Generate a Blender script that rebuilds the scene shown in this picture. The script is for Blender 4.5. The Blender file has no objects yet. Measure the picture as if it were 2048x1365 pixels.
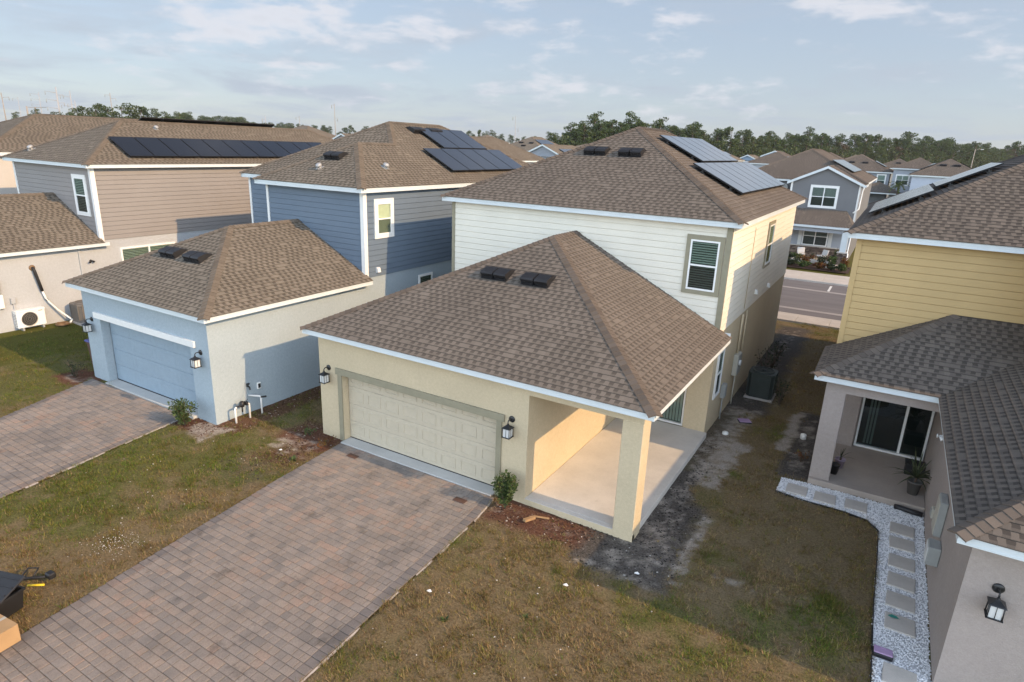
import bpy, math, random
import numpy as np
from mathutils import Vector, Matrix

random.seed(11)
SC = bpy.context.scene
COL = SC.collection
R = math.radians

# ------------------------------------------------------------------ objects
def tag(o, label=None, cat=None, group=None, kind=None):
    if label: o['label'] = label
    if cat: o['category'] = cat
    if group: o['group'] = group
    if kind: o['kind'] = kind
    return o

def thing(name, loc, label, cat, group=None, rz=0.0):
    o = bpy.data.objects.new(name, None)
    o.empty_display_size = 0.3
    COL.objects.link(o)
    o.location = loc
    o.rotation_euler = (0, 0, rz)
    return tag(o, label, cat, group)

def children(o):
    return list(o.children)

def copy_tree(o, parent=None):
    c = o.copy()
    COL.objects.link(c)
    if parent is not None:
        c.parent = parent
    for ch in children(o):
        copy_tree(ch, c)
    return c

class MB:
    """collects polygons; build() links them as one mesh object"""
    def __init__(self, org=(0, 0, 0), xf=None):
        self.v = []; self.f = []; self.uv = []; self.mi = []; self.sm = []
        self.org = Vector(org); self.xf = xf; self.m = 0; self.smooth = False
    def pt(self, p):
        p = Vector(p)
        if self.xf is not None: p = self.xf @ p
        self.v.append(p - self.org)
        return len(self.v) - 1
    def face(self, pts, uv=None, m=None):
        ids = [self.pt(p) for p in pts]
        self.fi(ids, uv, m)
    def fi(self, ids, uv=None, m=None):
        self.f.append(ids)
        self.uv.append(uv if uv else [(0, 0)] * len(ids))
        self.mi.append(self.m if m is None else m)
        self.sm.append(self.smooth)
    def box(self, x0, x1, y0, y1, z0, z1, m=None, ch=0.0):
        if x1 < x0: x0, x1 = x1, x0
        if y1 < y0: y0, y1 = y1, y0
        if z1 < z0: z0, z1 = z1, z0
        if ch > 0:
            c = min(ch, (x1-x0)/3, (y1-y0)/3, (z1-z0)/3)
            # chamfered box: three vertices per corner
            X = (x0, x1); Y = (y0, y1); Z = (z0, z1); S = (1, -1)
            idx = {}
            for i in (0, 1):
                for j in (0, 1):
                    for k in (0, 1):
                        idx[i, j, k, 0] = self.pt((X[i], Y[j]+S[j]*c, Z[k]+S[k]*c))
                        idx[i, j, k, 1] = self.pt((X[i]+S[i]*c, Y[j], Z[k]+S[k]*c))
                        idx[i, j, k, 2] = self.pt((X[i]+S[i]*c, Y[j]+S[j]*c, Z[k]))
            g = lambda *q: [idx[t] for t in q]
            self.fi(g((0,0,0,0),(0,0,1,0),(0,1,1,0),(0,1,0,0)), m=m)
            self.fi(g((1,0,0,0),(1,1,0,0),(1,1,1,0),(1,0,1,0)), m=m)
            self.fi(g((0,0,0,1),(1,0,0,1),(1,0,1,1),(0,0,1,1)), m=m)
            self.fi(g((0,1,0,1),(0,1,1,1),(1,1,1,1),(1,1,0,1)), m=m)
            self.fi(g((0,0,0,2),(0,1,0,2),(1,1,0,2),(1,0,0,2)), m=m)
            self.fi(g((0,0,1,2),(1,0,1,2),(1,1,1,2),(0,1,1,2)), m=m)
            def e(a, b, flip):
                q = [idx[a[0]], idx[a[1]], idx[b[1]], idx[b[0]]]
                self.fi(q[::-1] if flip else q, m=m)
            for i in (0, 1):
                for j in (0, 1):
                    e(((i,j,0,0),(i,j,0,1)), ((i,j,1,0),(i,j,1,1)), (i+j) % 2 == 1)
            for i in (0, 1):
                for k in (0, 1):
                    e(((i,0,k,2),(i,0,k,0)), ((i,1,k,2),(i,1,k,0)), (i+k) % 2 == 1)
            for j in (0, 1):
                for k in (0, 1):
                    e(((0,j,k,1),(0,j,k,2)), ((1,j,k,1),(1,j,k,2)), (j+k) % 2 == 1)
            for i in (0, 1):
                for j in (0, 1):
                    for k in (0, 1):
                        q = [idx[i,j,k,0], idx[i,j,k,1], idx[i,j,k,2]]
                        self.fi(q if (i+j+k) % 2 == 1 else q[::-1], m=m)
            return self
        p = [self.pt(q) for q in ((x0,y0,z0),(x1,y0,z0),(x1,y1,z0),(x0,y1,z0),(x0,y0,z1),(x1,y0,z1),(x1,y1,z1),(x0,y1,z1))]
        w, d, h = x1-x0, y1-y0, z1-z0
        for ids, a, b in (((0,1,5,4), w, h), ((1,2,6,5), d, h), ((2,3,7,6), w, h), ((3,0,4,7), d, h), ((4,5,6,7), w, d), ((3,2,1,0), w, d)):
            self.fi([p[i] for i in ids], [(0,0),(a,0),(a,b),(0,b)], m)
        return self
    def prism(self, prof, axis, a0, a1, m=None, caps=True):
        """profile of 2-D points extruded along axis 'x','y' or 'z' from a0 to a1"""
        def P(q, a):
            if axis == 'x': return (a, q[0], q[1])
            if axis == 'y': return (q[0], a, q[1])
            return (q[0], q[1], a)
        A = [self.pt(P(q, a0)) for q in prof]; B = [self.pt(P(q, a1)) for q in prof]
        n = len(prof)
        for i in range(n):
            j = (i+1) % n
            self.fi([A[i], A[j], B[j], B[i]], m=m)
        if caps:
            self.fi(A[::-1], m=m); self.fi(B, m=m)
        return self
    def tube(self, path, r, n=8, m=None, caps=True):
        path = [Vector(p) for p in path]
        rr = r if isinstance(r, (list, tuple)) else [r]*len(path)
        rings = []
        ref = None
        for i, p in enumerate(path):
            d = (path[min(i+1, len(path)-1)] - path[max(i-1, 0)]).normalized()
            if ref is None:
                ref = d.orthogonal().normalized()
            ref = (ref - d*ref.dot(d))
            ref = ref.normalized() if ref.length > 1e-6 else d.orthogonal().normalized()
            b = d.cross(ref)
            rings.append([self.pt(p + (ref*math.cos(2*math.pi*k/n) + b*math.sin(2*math.pi*k/n))*rr[i]) for k in range(n)])
        s0 = self.smooth; self.smooth = True
        for a, b2 in zip(rings, rings[1:]):
            for k in range(n):
                self.fi([a[k], a[(k+1) % n], b2[(k+1) % n], b2[k]], m=m)
        self.smooth = s0
        if caps:
            self.fi(rings[0][::-1], m=m); self.fi(rings[-1], m=m)
        return self
    def lathe(self, prof, c=(0, 0, 0), n=16, m=None):
        """prof: list of (radius, z) from bottom to top"""
        rings = []
        for r, z in prof:
            rings.append([self.pt((c[0]+r*math.cos(2*math.pi*k/n), c[1]+r*math.sin(2*math.pi*k/n), c[2]+z)) for k in range(n)])
        s0 = self.smooth; self.smooth = True
        for a, b in zip(rings, rings[1:]):
            for k in range(n):
                self.fi([a[k], a[(k+1) % n], b[(k+1) % n], b[k]], m=m)
        self.smooth = s0
        if prof[0][0] > 1e-4: self.fi(rings[0][::-1], m=m)
        if prof[-1][0] > 1e-4: self.fi(rings[-1], m=m)
        return self
    def build(self, name, mats, parent=None):
        me = bpy.data.meshes.new(name)
        me.from_pydata([tuple(p) for p in self.v], [], self.f)
        if not isinstance(mats, (list, tuple)): mats = [mats]
        for q in mats: me.materials.append(q)
        me.polygons.foreach_set('material_index', self.mi)
        me.polygons.foreach_set('use_smooth', self.sm)
        ul = me.uv_layers.new(name='UVMap')
        flat = [c for f in self.uv for q in f for c in q]
        ul.data.foreach_set('uv', flat)
        me.validate(); me.update()
        o = bpy.data.objects.new(name, me)
        COL.objects.link(o)
        if parent is not None: o.parent = parent
        else: o.location = self.org
        return o

def wall_frame(p, facing):
    """local x = along the wall (to the right for someone facing it), y = out of the wall, z = up"""
    if facing == '-y':
        M = Matrix(((1,0,0,p[0]),(0,-1,0,p[1]),(0,0,1,p[2]),(0,0,0,1)))
    elif facing == '+x':
        M = Matrix(((0,1,0,p[0]),(1,0,0,p[1]),(0,0,1,p[2]),(0,0,0,1)))
    elif facing == '-x':
        M = Matrix(((0,-1,0,p[0]),(-1,0,0,p[1]),(0,0,1,p[2]),(0,0,0,1)))
    else:
        M = Matrix(((-1,0,0,p[0]),(0,1,0,p[1]),(0,0,1,p[2]),(0,0,0,1)))
    return M

# ------------------------------------------------------------------ materials
class NT:
    def __init__(self, name):
        self.mat = bpy.data.materials.new(name)
        self.mat.use_nodes = True
        self.t = self.mat.node_tree
        self.b = self.t.nodes['Principled BSDF']
        self.out = self.t.nodes['Material Output']
    def n(self, typ, **kw):
        x = self.t.nodes.new('ShaderNode'+typ)
        for k, v in kw.items(): setattr(x, k, v)
        return x
    def L(self, a, b): self.t.links.new(a, b)
    def put(self, sock, val):
        if hasattr(val, 'is_output') or isinstance(val, bpy.types.NodeSocket): self.L(val, sock)
        else:
            if isinstance(val, (tuple, list)) and len(val) == 3 and sock.type == 'RGBA': val = (*val, 1)
            sock.default_value = val
    def math(self, op, a, b=None, c=None, clamp=False):
        x = self.n('Math', operation=op, use_clamp=clamp)
        self.put(x.inputs[0], a)
        if b is not None: self.put(x.inputs[1], b)
        if c is not None: self.put(x.inputs[2], c)
        return x.outputs[0]
    def coord(self, which='Object'):
        return self.n('TexCoord').outputs[which]
    def mapping(self, v, scale=(1,1,1), loc=(0,0,0), rot=(0,0,0)):
        x = self.n('Mapping')
        self.L(v, x.inputs['Vector'])
        x.inputs['Scale'].default_value = scale; x.inputs['Location'].default_value = loc; x.inputs['Rotation'].default_value = rot
        return x.outputs[0]
    def noise(self, v, scale, detail=3, rough=.55, dist=0.0):
        x = self.n('TexNoise')
        if v is not None: self.L(v, x.inputs['Vector'])
        x.inputs['Scale'].default_value = scale; x.inputs['Detail'].default_value = detail
        x.inputs['Roughness'].default_value = rough; x.inputs['Distortion'].default_value = dist
        return x.outputs['Fac']
    def ramp(self, fac, stops, interp='LINEAR'):
        x = self.n('ValToRGB')
        x.color_ramp.interpolation = interp
        e = x.color_ramp.elements
        while len(e) < len(stops): e.new(0.5)
        for q, (p, c) in zip(e, stops):
            q.position = p
            q.color = (*c, 1) if len(c) == 3 else c
        self.L(fac, x.inputs[0])
        return x.outputs[0]
    def mix(self, fac, a, b, blend='MIX'):
        x = self.n('Mix', data_type='RGBA', blend_type=blend)
        self.put(x.inputs[0], fac); self.put(x.inputs[6], a); self.put(x.inputs[7], b)
        return x.outputs[2]
    def vary(self, col, fac, lo=.9, hi=1.1):
        """multiply a colour by a value that runs lo..hi with fac"""
        m = self.n('MapRange'); self.L(fac, m.inputs[0])
        m.inputs[1].default_value = .3; m.inputs[2].default_value = .7
        m.inputs[3].default_value = lo; m.inputs[4].default_value = hi
        g = self.n('CombineColor')
        for i in range(3): self.L(m.outputs[0], g.inputs[i])
        return self.mix(1.0, col, g.outputs[0], 'MULTIPLY')
    def bump(self, h, strength=.3, dist=.01):
        x = self.n('Bump')
        x.inputs['Strength'].default_value = strength; x.inputs['Distance'].default_value = dist
        self.L(h, x.inputs['Height'])
        self.L(x.outputs[0], self.b.inputs['Normal'])
        return x
    def done(self, col=None, rough=.6, spec=.4, metal=0.0):
        if col is not None: self.put(self.b.inputs['Base Color'], col)
        self.put(self.b.inputs['Roughness'], rough)
        self.b.inputs['Specular IOR Level'].default_value = spec
        self.b.inputs['Metallic'].default_value = metal
        return self.mat

def m_plain(name, col, rough=.55, spec=.4, metal=0.0, var=.06, scale=6.0, bump=0.0, bscale=80):
    t = NT(name)
    co = t.coord()
    c = t.vary(col, t.noise(co, scale, 4), 1-var, 1+var)
    if bump: t.bump(t.noise(co, bscale, 3), bump, .006)
    return t.done(c, rough, spec, metal)

def m_stucco(name, col, coarse=1.0):
    t = NT(name)
    co = t.coord()
    c = t.vary(col, t.noise(co, .7, 4, .6), .94, 1.05)
    c = t.vary(c, t.noise(co, 14, 3), .95, 1.05)
    c = t.vary(c, t.noise(co, 38, 2), .95, 1.05)
    # faint drip marks: noise stretched up and down
    st = t.noise(t.mapping(co, (5, 5, .35)), 1.0, 4, .6)
    c = t.mix(t.ramp(st, [(.60, (0,0,0)), (.75, (.16,.16,.16))]), c, tuple(x*.7 for x in col))
    n1 = t.noise(co, 45, 4, .65); n2 = t.noise(co, 9, 2)
    h = t.math('ADD', n1, t.math('MULTIPLY', n2, .4))
    t.bump(h, .58*coarse, .012)
    return t.done(c, .82, .25)

def m_siding(name, col):
    t = NT(name)
    co = t.coord()
    c = t.vary(col, t.noise(co, .9, 4, .6), .95, 1.04)
    c = t.vary(c, t.noise(t.mapping(co, (3, 3, 40)), 1.5, 3), .975, 1.02)
    t.bump(t.noise(t.mapping(co, (4, 4, 60)), 3, 3), .12, .004)
    return t.done(c, .6, .35)

def m_shingle(name, light, mid, dark, low=.75):
    """laminated shingles: rows of raised and recessed tabs, run on the UV map (metres)"""
    t = NT(name)
    uv = t.n('UVMap').outputs[0]
    s = t.n('SeparateXYZ'); t.L(uv, s.inputs[0])
    E = .145
    vr = t.math('DIVIDE', s.outputs[1], E)
    row = t.math('FLOOR', vr); fv = t.math('FRACT', vr)
    wn = t.n('TexWhiteNoise', noise_dimensions='1D'); t.L(row, wn.inputs['W'])
    uu = t.math('ADD', s.outputs[0], t.math('MULTIPLY', wn.outputs['Value'], 3.7))
    # uneven tab widths
    wob = t.noise(t.mapping(uv, (2.2, 6.9, 1)), 1.0, 1)
    uu = t.math('ADD', uu, t.math('MULTIPLY', wob, .07))
    ur = t.math('DIVIDE', uu, .098)
    cell = t.math('FLOOR', ur)
    cv = t.n('CombineXYZ'); t.L(cell, cv.inputs[0]); t.L(row, cv.inputs[1])
    w2 = t.n('TexWhiteNoise', noise_dimensions='2D'); t.L(cv.outputs[0], w2.inputs['Vector'])
    w3 = t.n('TexWhiteNoise', noise_dimensions='3D')
    cv2 = t.n('CombineXYZ'); t.L(cell, cv2.inputs[0]); t.L(row, cv2.inputs[1]); cv2.inputs[2].default_value = 5.3
    t.L(cv2.outputs[0], w3.inputs['Vector'])
    par = t.math('MODULO', t.math('ABSOLUTE', t.math('ADD', cell, row)), 2.0)
    score = t.math('ADD', t.math('MULTIPLY', par, .66), t.math('MULTIPLY', w2.outputs['Value'], .62))
    raised = t.math('GREATER_THAN', score, .56)
    col = t.ramp(w3.outputs['Value'], [(0, mid), (.35, light), (.7, tuple((a+b)/2 for a, b in zip(light, mid))), (1, light)])
    rec = t.mix(t.math('GREATER_THAN', fv, .42), tuple(a*.2+b*.8 for a, b in zip(dark, mid)), dark)
    c = t.mix(raised, rec, col)
    c = t.mix(t.math('MULTIPLY', t.math('LESS_THAN', fv, .10), .45), c, dark)
    # grit and broad weathering
    c = t.vary(c, t.noise(t.coord(), 130, 2, .7), .82, 1.18)
    c = t.vary(c, t.noise(t.coord(), .55, 4, .6), .9, 1.08)
    c = t.vary(c, t.noise(t.mapping(uv, (4.0, .5, 1)), 1.0, 3), .95, 1.05)
    h = t.math('ADD', t.math('MULTIPLY', raised, .8), t.math('MULTIPLY', t.noise(t.coord(), 160, 2), .35))
    t.bump(h, .55, .007)
    return t.done(c, .9, .2)

def m_cap(name, light, dark):
    t = NT(name)
    g = t.n('NewGeometry')
    c = t.ramp(g.outputs['Random Per Island'], [(0, dark), (.5, light), (1, tuple(x*1.08 for x in light))])
    c = t.vary(c, t.noise(t.coord(), 130, 2, .7), .82, 1.18)
    t.bump(t.noise(t.coord(), 160, 2), .4, .005)
    return t.done(c, .9, .2)

def m_glass(name, tint=(.9,.97,.95), refl=.14):
    t = NT(name)
    tr = t.n('BsdfTransparent'); tr.inputs[0].default_value = (*tint, 1)
    gl = t.n('BsdfGlossy'); gl.inputs['Roughness'].default_value = .02; gl.inputs['Color'].default_value = (.95,.98,1,1)
    lw = t.n('LayerWeight'); lw.inputs['Blend'].default_value = .22
    f = t.math('ADD', t.math('MULTIPLY', lw.outputs['Fresnel'], .8), refl*.5, clamp=True)
    mx = t.n('MixShader'); t.L(f, mx.inputs[0]); t.L(tr.outputs[0], mx.inputs[1]); t.L(gl.outputs[0], mx.inputs[2])
    t.L(mx.outputs[0], t.out.inputs[0])
    return t.mat

MAT = {}
def build_materials():
    M = MAT
    M['cream_stucco'] = m_stucco('cream_stucco', (.53,.445,.305))
    M['cream_siding'] = m_siding('cream_siding', (.72,.69,.60))
    M['olive_trim'] = m_plain('olive_trim', (.26,.24,.17), .6)
    M['cream_door'] = m_plain('cream_door', (.49,.435,.335), .5, var=.04)
    M['blue_stucco'] = m_stucco('blue_stucco', (.33,.395,.44))
    M['blue_siding'] = m_siding('blue_siding', (.125,.168,.222))
    M['blue_door'] = m_plain('blue_door', (.25,.325,.39), .5, var=.04)
    M['grey_siding'] = m_siding('grey_siding', (.255,.24,.232))
    M['grey_stucco'] = m_stucco('grey_stucco', (.405,.425,.445))
    M['yellow_siding'] = m_siding('yellow_siding', (.49,.352,.168))
    M['mauve_stucco'] = m_stucco('mauve_stucco', (.345,.30,.275), 1.2)
    M['white_trim'] = m_plain('white_trim', (.74,.74,.72), .45, var=.03)
    M['fascia'] = m_plain('fascia', (.60,.65,.67), .38, var=.04, scale=2.5)
    M['soffit'] = m_plain('soffit', (.6,.6,.58), .6)
    M['white_vinyl'] = m_plain('white_vinyl', (.78,.79,.78), .35, var=.02)
    M['shingle_brown'] = m_shingle('shingle_brown', (.174,.149,.126), (.146,.124,.104), (.090,.077,.065))
    M['shingle_tan'] = m_shingle('shingle_tan', (.200,.174,.141), (.164,.142,.114), (.090,.077,.062))
    M['shingle_grey'] = m_shingle('shingle_grey', (.148,.126,.107), (.118,.101,.087), (.066,.057,.050))
    M['cap_brown'] = m_cap('cap_brown', (.130,.106,.087), (.102,.083,.068))
    M['cap_tan'] = m_cap('cap_tan', (.158,.131,.103), (.124,.102,.08))
    M['cap_grey'] = m_cap('cap_grey', (.135,.112,.094), (.10,.084,.072))
    M['black_plastic'] = m_plain('black_plastic', (.018,.018,.02), .45, var=.15, bump=.1)
    M['black_metal'] = m_plain('black_metal', (.015,.016,.018), .35, .5, var=.1)
    M['galvanized'] = m_plain('galvanized', (.36,.37,.38), .5, .5, .25, var=.12, scale=20)
    M['glass'] = m_glass('glass', (.80,.90,.86), .10)
    M['glass_dark'] = m_glass('glass_dark', (.40,.47,.46), .12)
    M['blind_dark'] = m_plain('blind_dark', (.23,.27,.24), .6)
    M['blind_light'] = m_plain('blind_light', (.62,.60,.46), .6)
    M['blind_grey'] = m_plain('blind_grey', (.30,.33,.31), .6)
    M['room_dark'] = m_plain('room_dark', (.03,.035,.035), .8)
    M['concrete'] = conc('concrete', (.52,.49,.44))
    M['concrete_apron'] = conc('concrete_apron', (.47,.47,.45))
    M['sidewalk'] = conc('sidewalk', (.50,.46,.41))
    M['porch_slab'] = conc('porch_slab', (.57,.545,.50))
    M['stone_slab'] = conc('stone_slab', (.50,.465,.42))
    M['asphalt'] = asphalt('asphalt', (.158,.147,.147))
    M['ribbon'] = conc('ribbon', (.34,.315,.30))
    M['road_paint'] = m_plain('road_paint', (.66,.66,.64), .7, var=.12, scale=9)
    M['solar_cell'] = solar('solar_cell', (.014,.015,.018))
    M['solar_frame'] = m_plain('solar_frame', (.014,.014,.015), .6, .3)
    M['white_pvc'] = m_plain('white_pvc', (.78,.78,.76), .35, var=.03)
    M['grey_box'] = m_plain('grey_box', (.30,.31,.30), .5, var=.06)
    M['beige_box'] = m_plain('beige_box', (.42,.40,.34), .5, var=.06)
    M['frost'] = m_plain('frost', (.62,.63,.62), .35, .5, var=.05)
    M['ac_green'] = m_plain('ac_green', (.035,.045,.042), .5, var=.12)
    M['ac_grey'] = m_plain('ac_grey', (.16,.145,.13), .5, var=.1)
    M['cardboard'] = m_plain('cardboard', (.38,.245,.125), .85, var=.08, scale=4)
    M['lilac'] = m_plain('lilac', (.37,.25,.40), .6, var=.08)
    M['lilac_pot'] = m_plain('lilac_pot', (.36,.29,.38), .5, var=.08)
    M['yellow_plastic'] = m_plain('yellow_plastic', (.70,.52,.03), .45)
    M['bin_brown'] = m_plain('bin_brown', (.10,.055,.04), .6, var=.15)
    M['bin_blue'] = m_plain('bin_blue', (.07,.08,.26), .5)
    M['bark'] = m_plain('bark', (.115,.082,.062), .9, var=.3, scale=8, bump=.5, bscale=25)
    M['soil_pot'] = m_plain('soil_pot', (.03,.022,.017), .95)
    M['stone_veneer'] = veneer('stone_veneer')
    M['wood'] = m_plain('wood', (.32,.20,.10), .8, var=.2, scale=9)
    M['copper_coil'] = m_plain('copper_coil', (.20,.125,.065), .6, var=.2)
    M['car_paint'] = m_plain('car_paint', (.6,.61,.62), .25, .6, var=.02)
    M['wood_pole'] = m_plain('wood_pole', (.30,.26,.22), .85, var=.15)
    M['steel_pole'] = m_plain('steel_pole', (.34,.34,.35), .6, .4, .0, var=.08)
    M['teal_mat'] = m_plain('teal_mat', (.03,.20,.16), .6)
    M['white_cushion'] = m_plain('white_cushion', (.60,.58,.56), .8, var=.08)
    # foliage
    M['leaf_pine'] = leaf('leaf_pine', [(.034,.056,.020), (.064,.098,.032), (.105,.138,.046)])
    M['leaf_oak'] = leaf('leaf_oak', [(.045,.066,.024), (.080,.108,.038), (.12,.145,.055)])
    M['leaf_rust'] = leaf('leaf_rust', [(.060,.050,.030), (.105,.075,.044), (.13,.10,.06)])
    M['leaf_bare'] = leaf('leaf_bare', [(.10,.09,.075), (.15,.135,.115), (.19,.17,.145)])
    M['leaf_shrub'] = leaf('leaf_shrub', [(.035,.060,.022), (.075,.115,.036), (.13,.17,.06)])
    M['leaf_dark'] = leaf('leaf_dark', [(.020,.030,.018), (.040,.055,.030), (.07,.08,.045)])
    M['leaf_red'] = leaf('leaf_red', [(.10,.030,.018), (.20,.085,.030), (.13,.12,.035)])
    M['leaf_agave'] = leaf('leaf_agave', [(.045,.065,.035), (.08,.10,.05), (.15,.16,.09)])
    M['leaf_palm'] = leaf('leaf_palm', [(.07,.10,.025), (.12,.15,.04), (.20,.20,.07)])
    M['flower_white'] = m_plain('flower_white', (.75,.74,.70), .7)

def conc(name, col):
    t = NT(name)
    co = t.coord()
    c = t.vary(col, t.noise(co, 1.1, 5, .65), .88, 1.08)
    c = t.vary(c, t.noise(co, 60, 2), .94, 1.06)
    sp = t.noise(t.mapping(co, loc=(3, 7, 1)), 2.6, 5, .7)
    c = t.mix(t.ramp(sp, [(.62, (0,0,0)), (.74, (.3,.3,.3))]), c, tuple(x*.62 for x in col))
    t.bump(t.noise(co, 70, 4), .15, .004)
    return t.done(c, .8, .3)

def asphalt(name, col):
    t = NT(name)
    co = t.coord()
    c = t.vary(col, t.noise(t.mapping(co, (.25, 1.2, 1)), 1.0, 4), .85, 1.15)
    c = t.vary(c, t.noise(co, 150, 2), .8, 1.2)
    sp = t.noise(t.mapping(co, (.8, 1.6, 1), loc=(1, 2, 3)), 1.0, 5, .7)
    c = t.mix(t.ramp(sp, [(.64, (0,0,0)), (.70, (.5,.5,.5))]), c, tuple(x*.55 for x in col))
    t.bump(t.noise(co, 120, 2), .3, .006)
    return t.done(c, .85, .3)

def solar(name, col):
    t = NT(name)
    uv = t.n('UVMap').outputs[0]
    s = t.n('SeparateXYZ'); t.L(uv, s.inputs[0])
    def line(o, p, w):
        f = t.math('FRACT', t.math('DIVIDE', o, p))
        return t.math('LESS_THAN', f, w)
    ln = t.math('MAXIMUM', line(s.outputs[0], .17, .03), line(s.outputs[1], .17, .03))
    c = t.mix(t.math('MULTIPLY', ln, .10), col, (.05,.055,.065))
    m = t.done(c, .2, .5)
    t.b.inputs['Coat Weight'].default_value = .9
    t.b.inputs['Coat Roughness'].default_value = .15
    return m

def veneer(name):
    t = NT(name)
    co = t.mapping(t.coord(), (2.6, 2.6, 6))
    v = t.n('TexVoronoi'); t.L(co, v.inputs['Vector']); v.inputs['Scale'].default_value = 1.6
    s = t.n('SeparateColor'); t.L(v.outputs['Color'], s.inputs[0])
    c = t.ramp(s.outputs[0], [(0, (.06,.045,.04)), (.5, (.13,.095,.075)), (1, (.24,.19,.15))])
    t.bump(v.outputs['Distance'], .6, .02)
    return t.done(c, .85, .2)

def leaf(name, cols):
    t = NT(name)
    g = t.n('NewGeometry')
    c = t.ramp(g.outputs['Random Per Island'], [(0, cols[0]), (.55, cols[1]), (1, cols[2])])
    c = t.vary(c, t.noise(t.coord(), .45, 2), .72, 1.3)
    m = t.done(c, .65, .25)
    tl = t.n('BsdfTranslucent'); t.L(c, tl.inputs[0])
    mx = t.n('MixShader'); mx.inputs[0].default_value = .30
    t.L(t.b.outputs[0], mx.inputs[1]); t.L(tl.outputs[0], mx.inputs[2]); t.L(mx.outputs[0], t.out.inputs[0])
    return m
build_materials()
M = MAT
# ------------------------------------------------------------------ roofs
EXP = .145
def V(*a): return Vector(a)

def slope(mb, A, B, C, D, courses=True, m=0, u0=0.0):
    """one roof plane: A-B is the eave, D-C the upper edge (D above A); laid in overlapping courses"""
    A, B, C, D = map(Vector, (A, B, C, D))
    u = (B-A).normalized()
    n = u.cross(((D-A) if (D-A).length > 1e-6 else (C-A))).normalized()
    flip = n.z < 0
    if flip: n = -n
    vd = n.cross(u)
    if vd.z < 0: vd = -vd
    Lh = (D-A).dot(vd)
    def put(ps):
        uv = [((p-A).dot(u)+u0, (p-A).dot(vd)+1e-4) for p in ps]
        if flip: ps = ps[::-1]; uv = uv[::-1]
        mb.face(ps, uv, m)
    if not courses:
        put([A, B, C, D] if (C-D).length > 1e-5 else [A, B, C]); return n
    k = int(math.ceil(Lh/EXP - 1e-6))
    hi, lo = .016, .004
    for i in range(k):
        a = i*EXP; b = min((i+1)*EXP, Lh)
        if b-a < .01: continue
        la, lb = A.lerp(D, a/Lh), A.lerp(D, b/Lh)
        ra, rb = B.lerp(C, a/Lh), B.lerp(C, b/Lh)
        e = vd*1e-3
        q = [la+n*hi+e, ra+n*hi+e, rb+n*lo-e, lb+n*lo-e]
        if (q[2]-q[3]).length < 1e-3: q = q[:3]
        put(q)
        put([la+n*(lo-.004)+e, ra+n*(lo-.004)+e, ra+n*hi+e*1.01, la+n*hi+e*1.01])
    return n

def cap(mb, P, Q, n1, n2, w=.15, fine=True, m=0):
    """hip or ridge shingles from P (low) to Q (high), lapping over both roof planes"""
    P, Q = Vector(P), Vector(Q)
    d = (Q-P); L = d.length; d.normalize()
    def side(n):
        s = d.cross(n).normalized()
        return s if s.z < 0 else -s
    up = (n1+n2).normalized()
    s1, s2 = side(n1), side(n2)
    if s1.dot(s2) > .99: return
    k = max(1, int(L/.15)) if fine else 1
    st = L/k
    for i in range(k):
        a = P + d*(i*st); b = P + d*((i+1)*st + (.012 if fine else 0))
        ha, hb = .040, .024
        ta, tb = a+up*ha, b+up*hb
        for s, n in ((s1, n1), (s2, n2)):
            q = [ta, a+s*w+n*(ha*.75), b+s*w+n*(hb*.75), tb]
            fn = (q[1]-q[0]).cross(q[2]-q[0])
            if fn.dot(up) < 0: q = q[::-1]
            mb.face(q, m=m)
            mb.face([a+up*.004, a+s*w+n*.004, a+s*w+n*(ha*.75), ta] if True else [], m=m)

def hip_roof(mb, mc, x0, x1, y0, y1, z, k=.5, back='hip', axis='y', courses=True, fine=True, front='hip'):
    """hip roof over the eave rectangle; ridge along axis; back/front 'hip', 'cut' (stops flat at a wall) or 'gable'"""
    o = .03
    if axis == 'x':
        # build turned by a quarter: swap roles of x and y
        T = lambda p: V(p[1], p[0], p[2])
        X0, X1, Y0, Y1 = y0, y1, x0, x1
    else:
        T = lambda p: V(*p)
        X0, X1, Y0, Y1 = x0, x1, y0, y1
    X0 -= o; X1 += o; z -= o*k
    Y0 -= o
    if back != 'cut': Y1 += o
    h = (X1-X0)/2; xm = (X0+X1)/2; zr = z+h*k
    ya = Y0+h if front == 'hip' else Y0
    yb = Y1-h if back == 'hip' else Y1
    if yb < ya: yb = ya = (ya+yb)/2
    a, b = T((xm, ya, zr)), T((xm, yb, zr))
    FL, FR, BL, BR = T((X0,Y0,z)), T((X1,Y0,z)), T((X0,Y1,z)), T((X1,Y1,z))
    nR = slope(mb, FR, BR, b, a, courses)
    nL = slope(mb, BL, FL, a, b, courses)
    if front == 'hip':
        nF = slope(mb, FL, FR, a, a, courses)
        cap(mc, FL, a, nF, nL, fine=fine); cap(mc, FR, a, nF, nR, fine=fine)
    if back == 'hip':
        nB = slope(mb, BR, BL, b, b, courses)
        cap(mc, BL, b, nB, nL, fine=fine); cap(mc, BR, b, nB, nR, fine=fine)
    if (b-a).length > .05: cap(mc, a, b, nR, nL, fine=fine)
    return a, b

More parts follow.
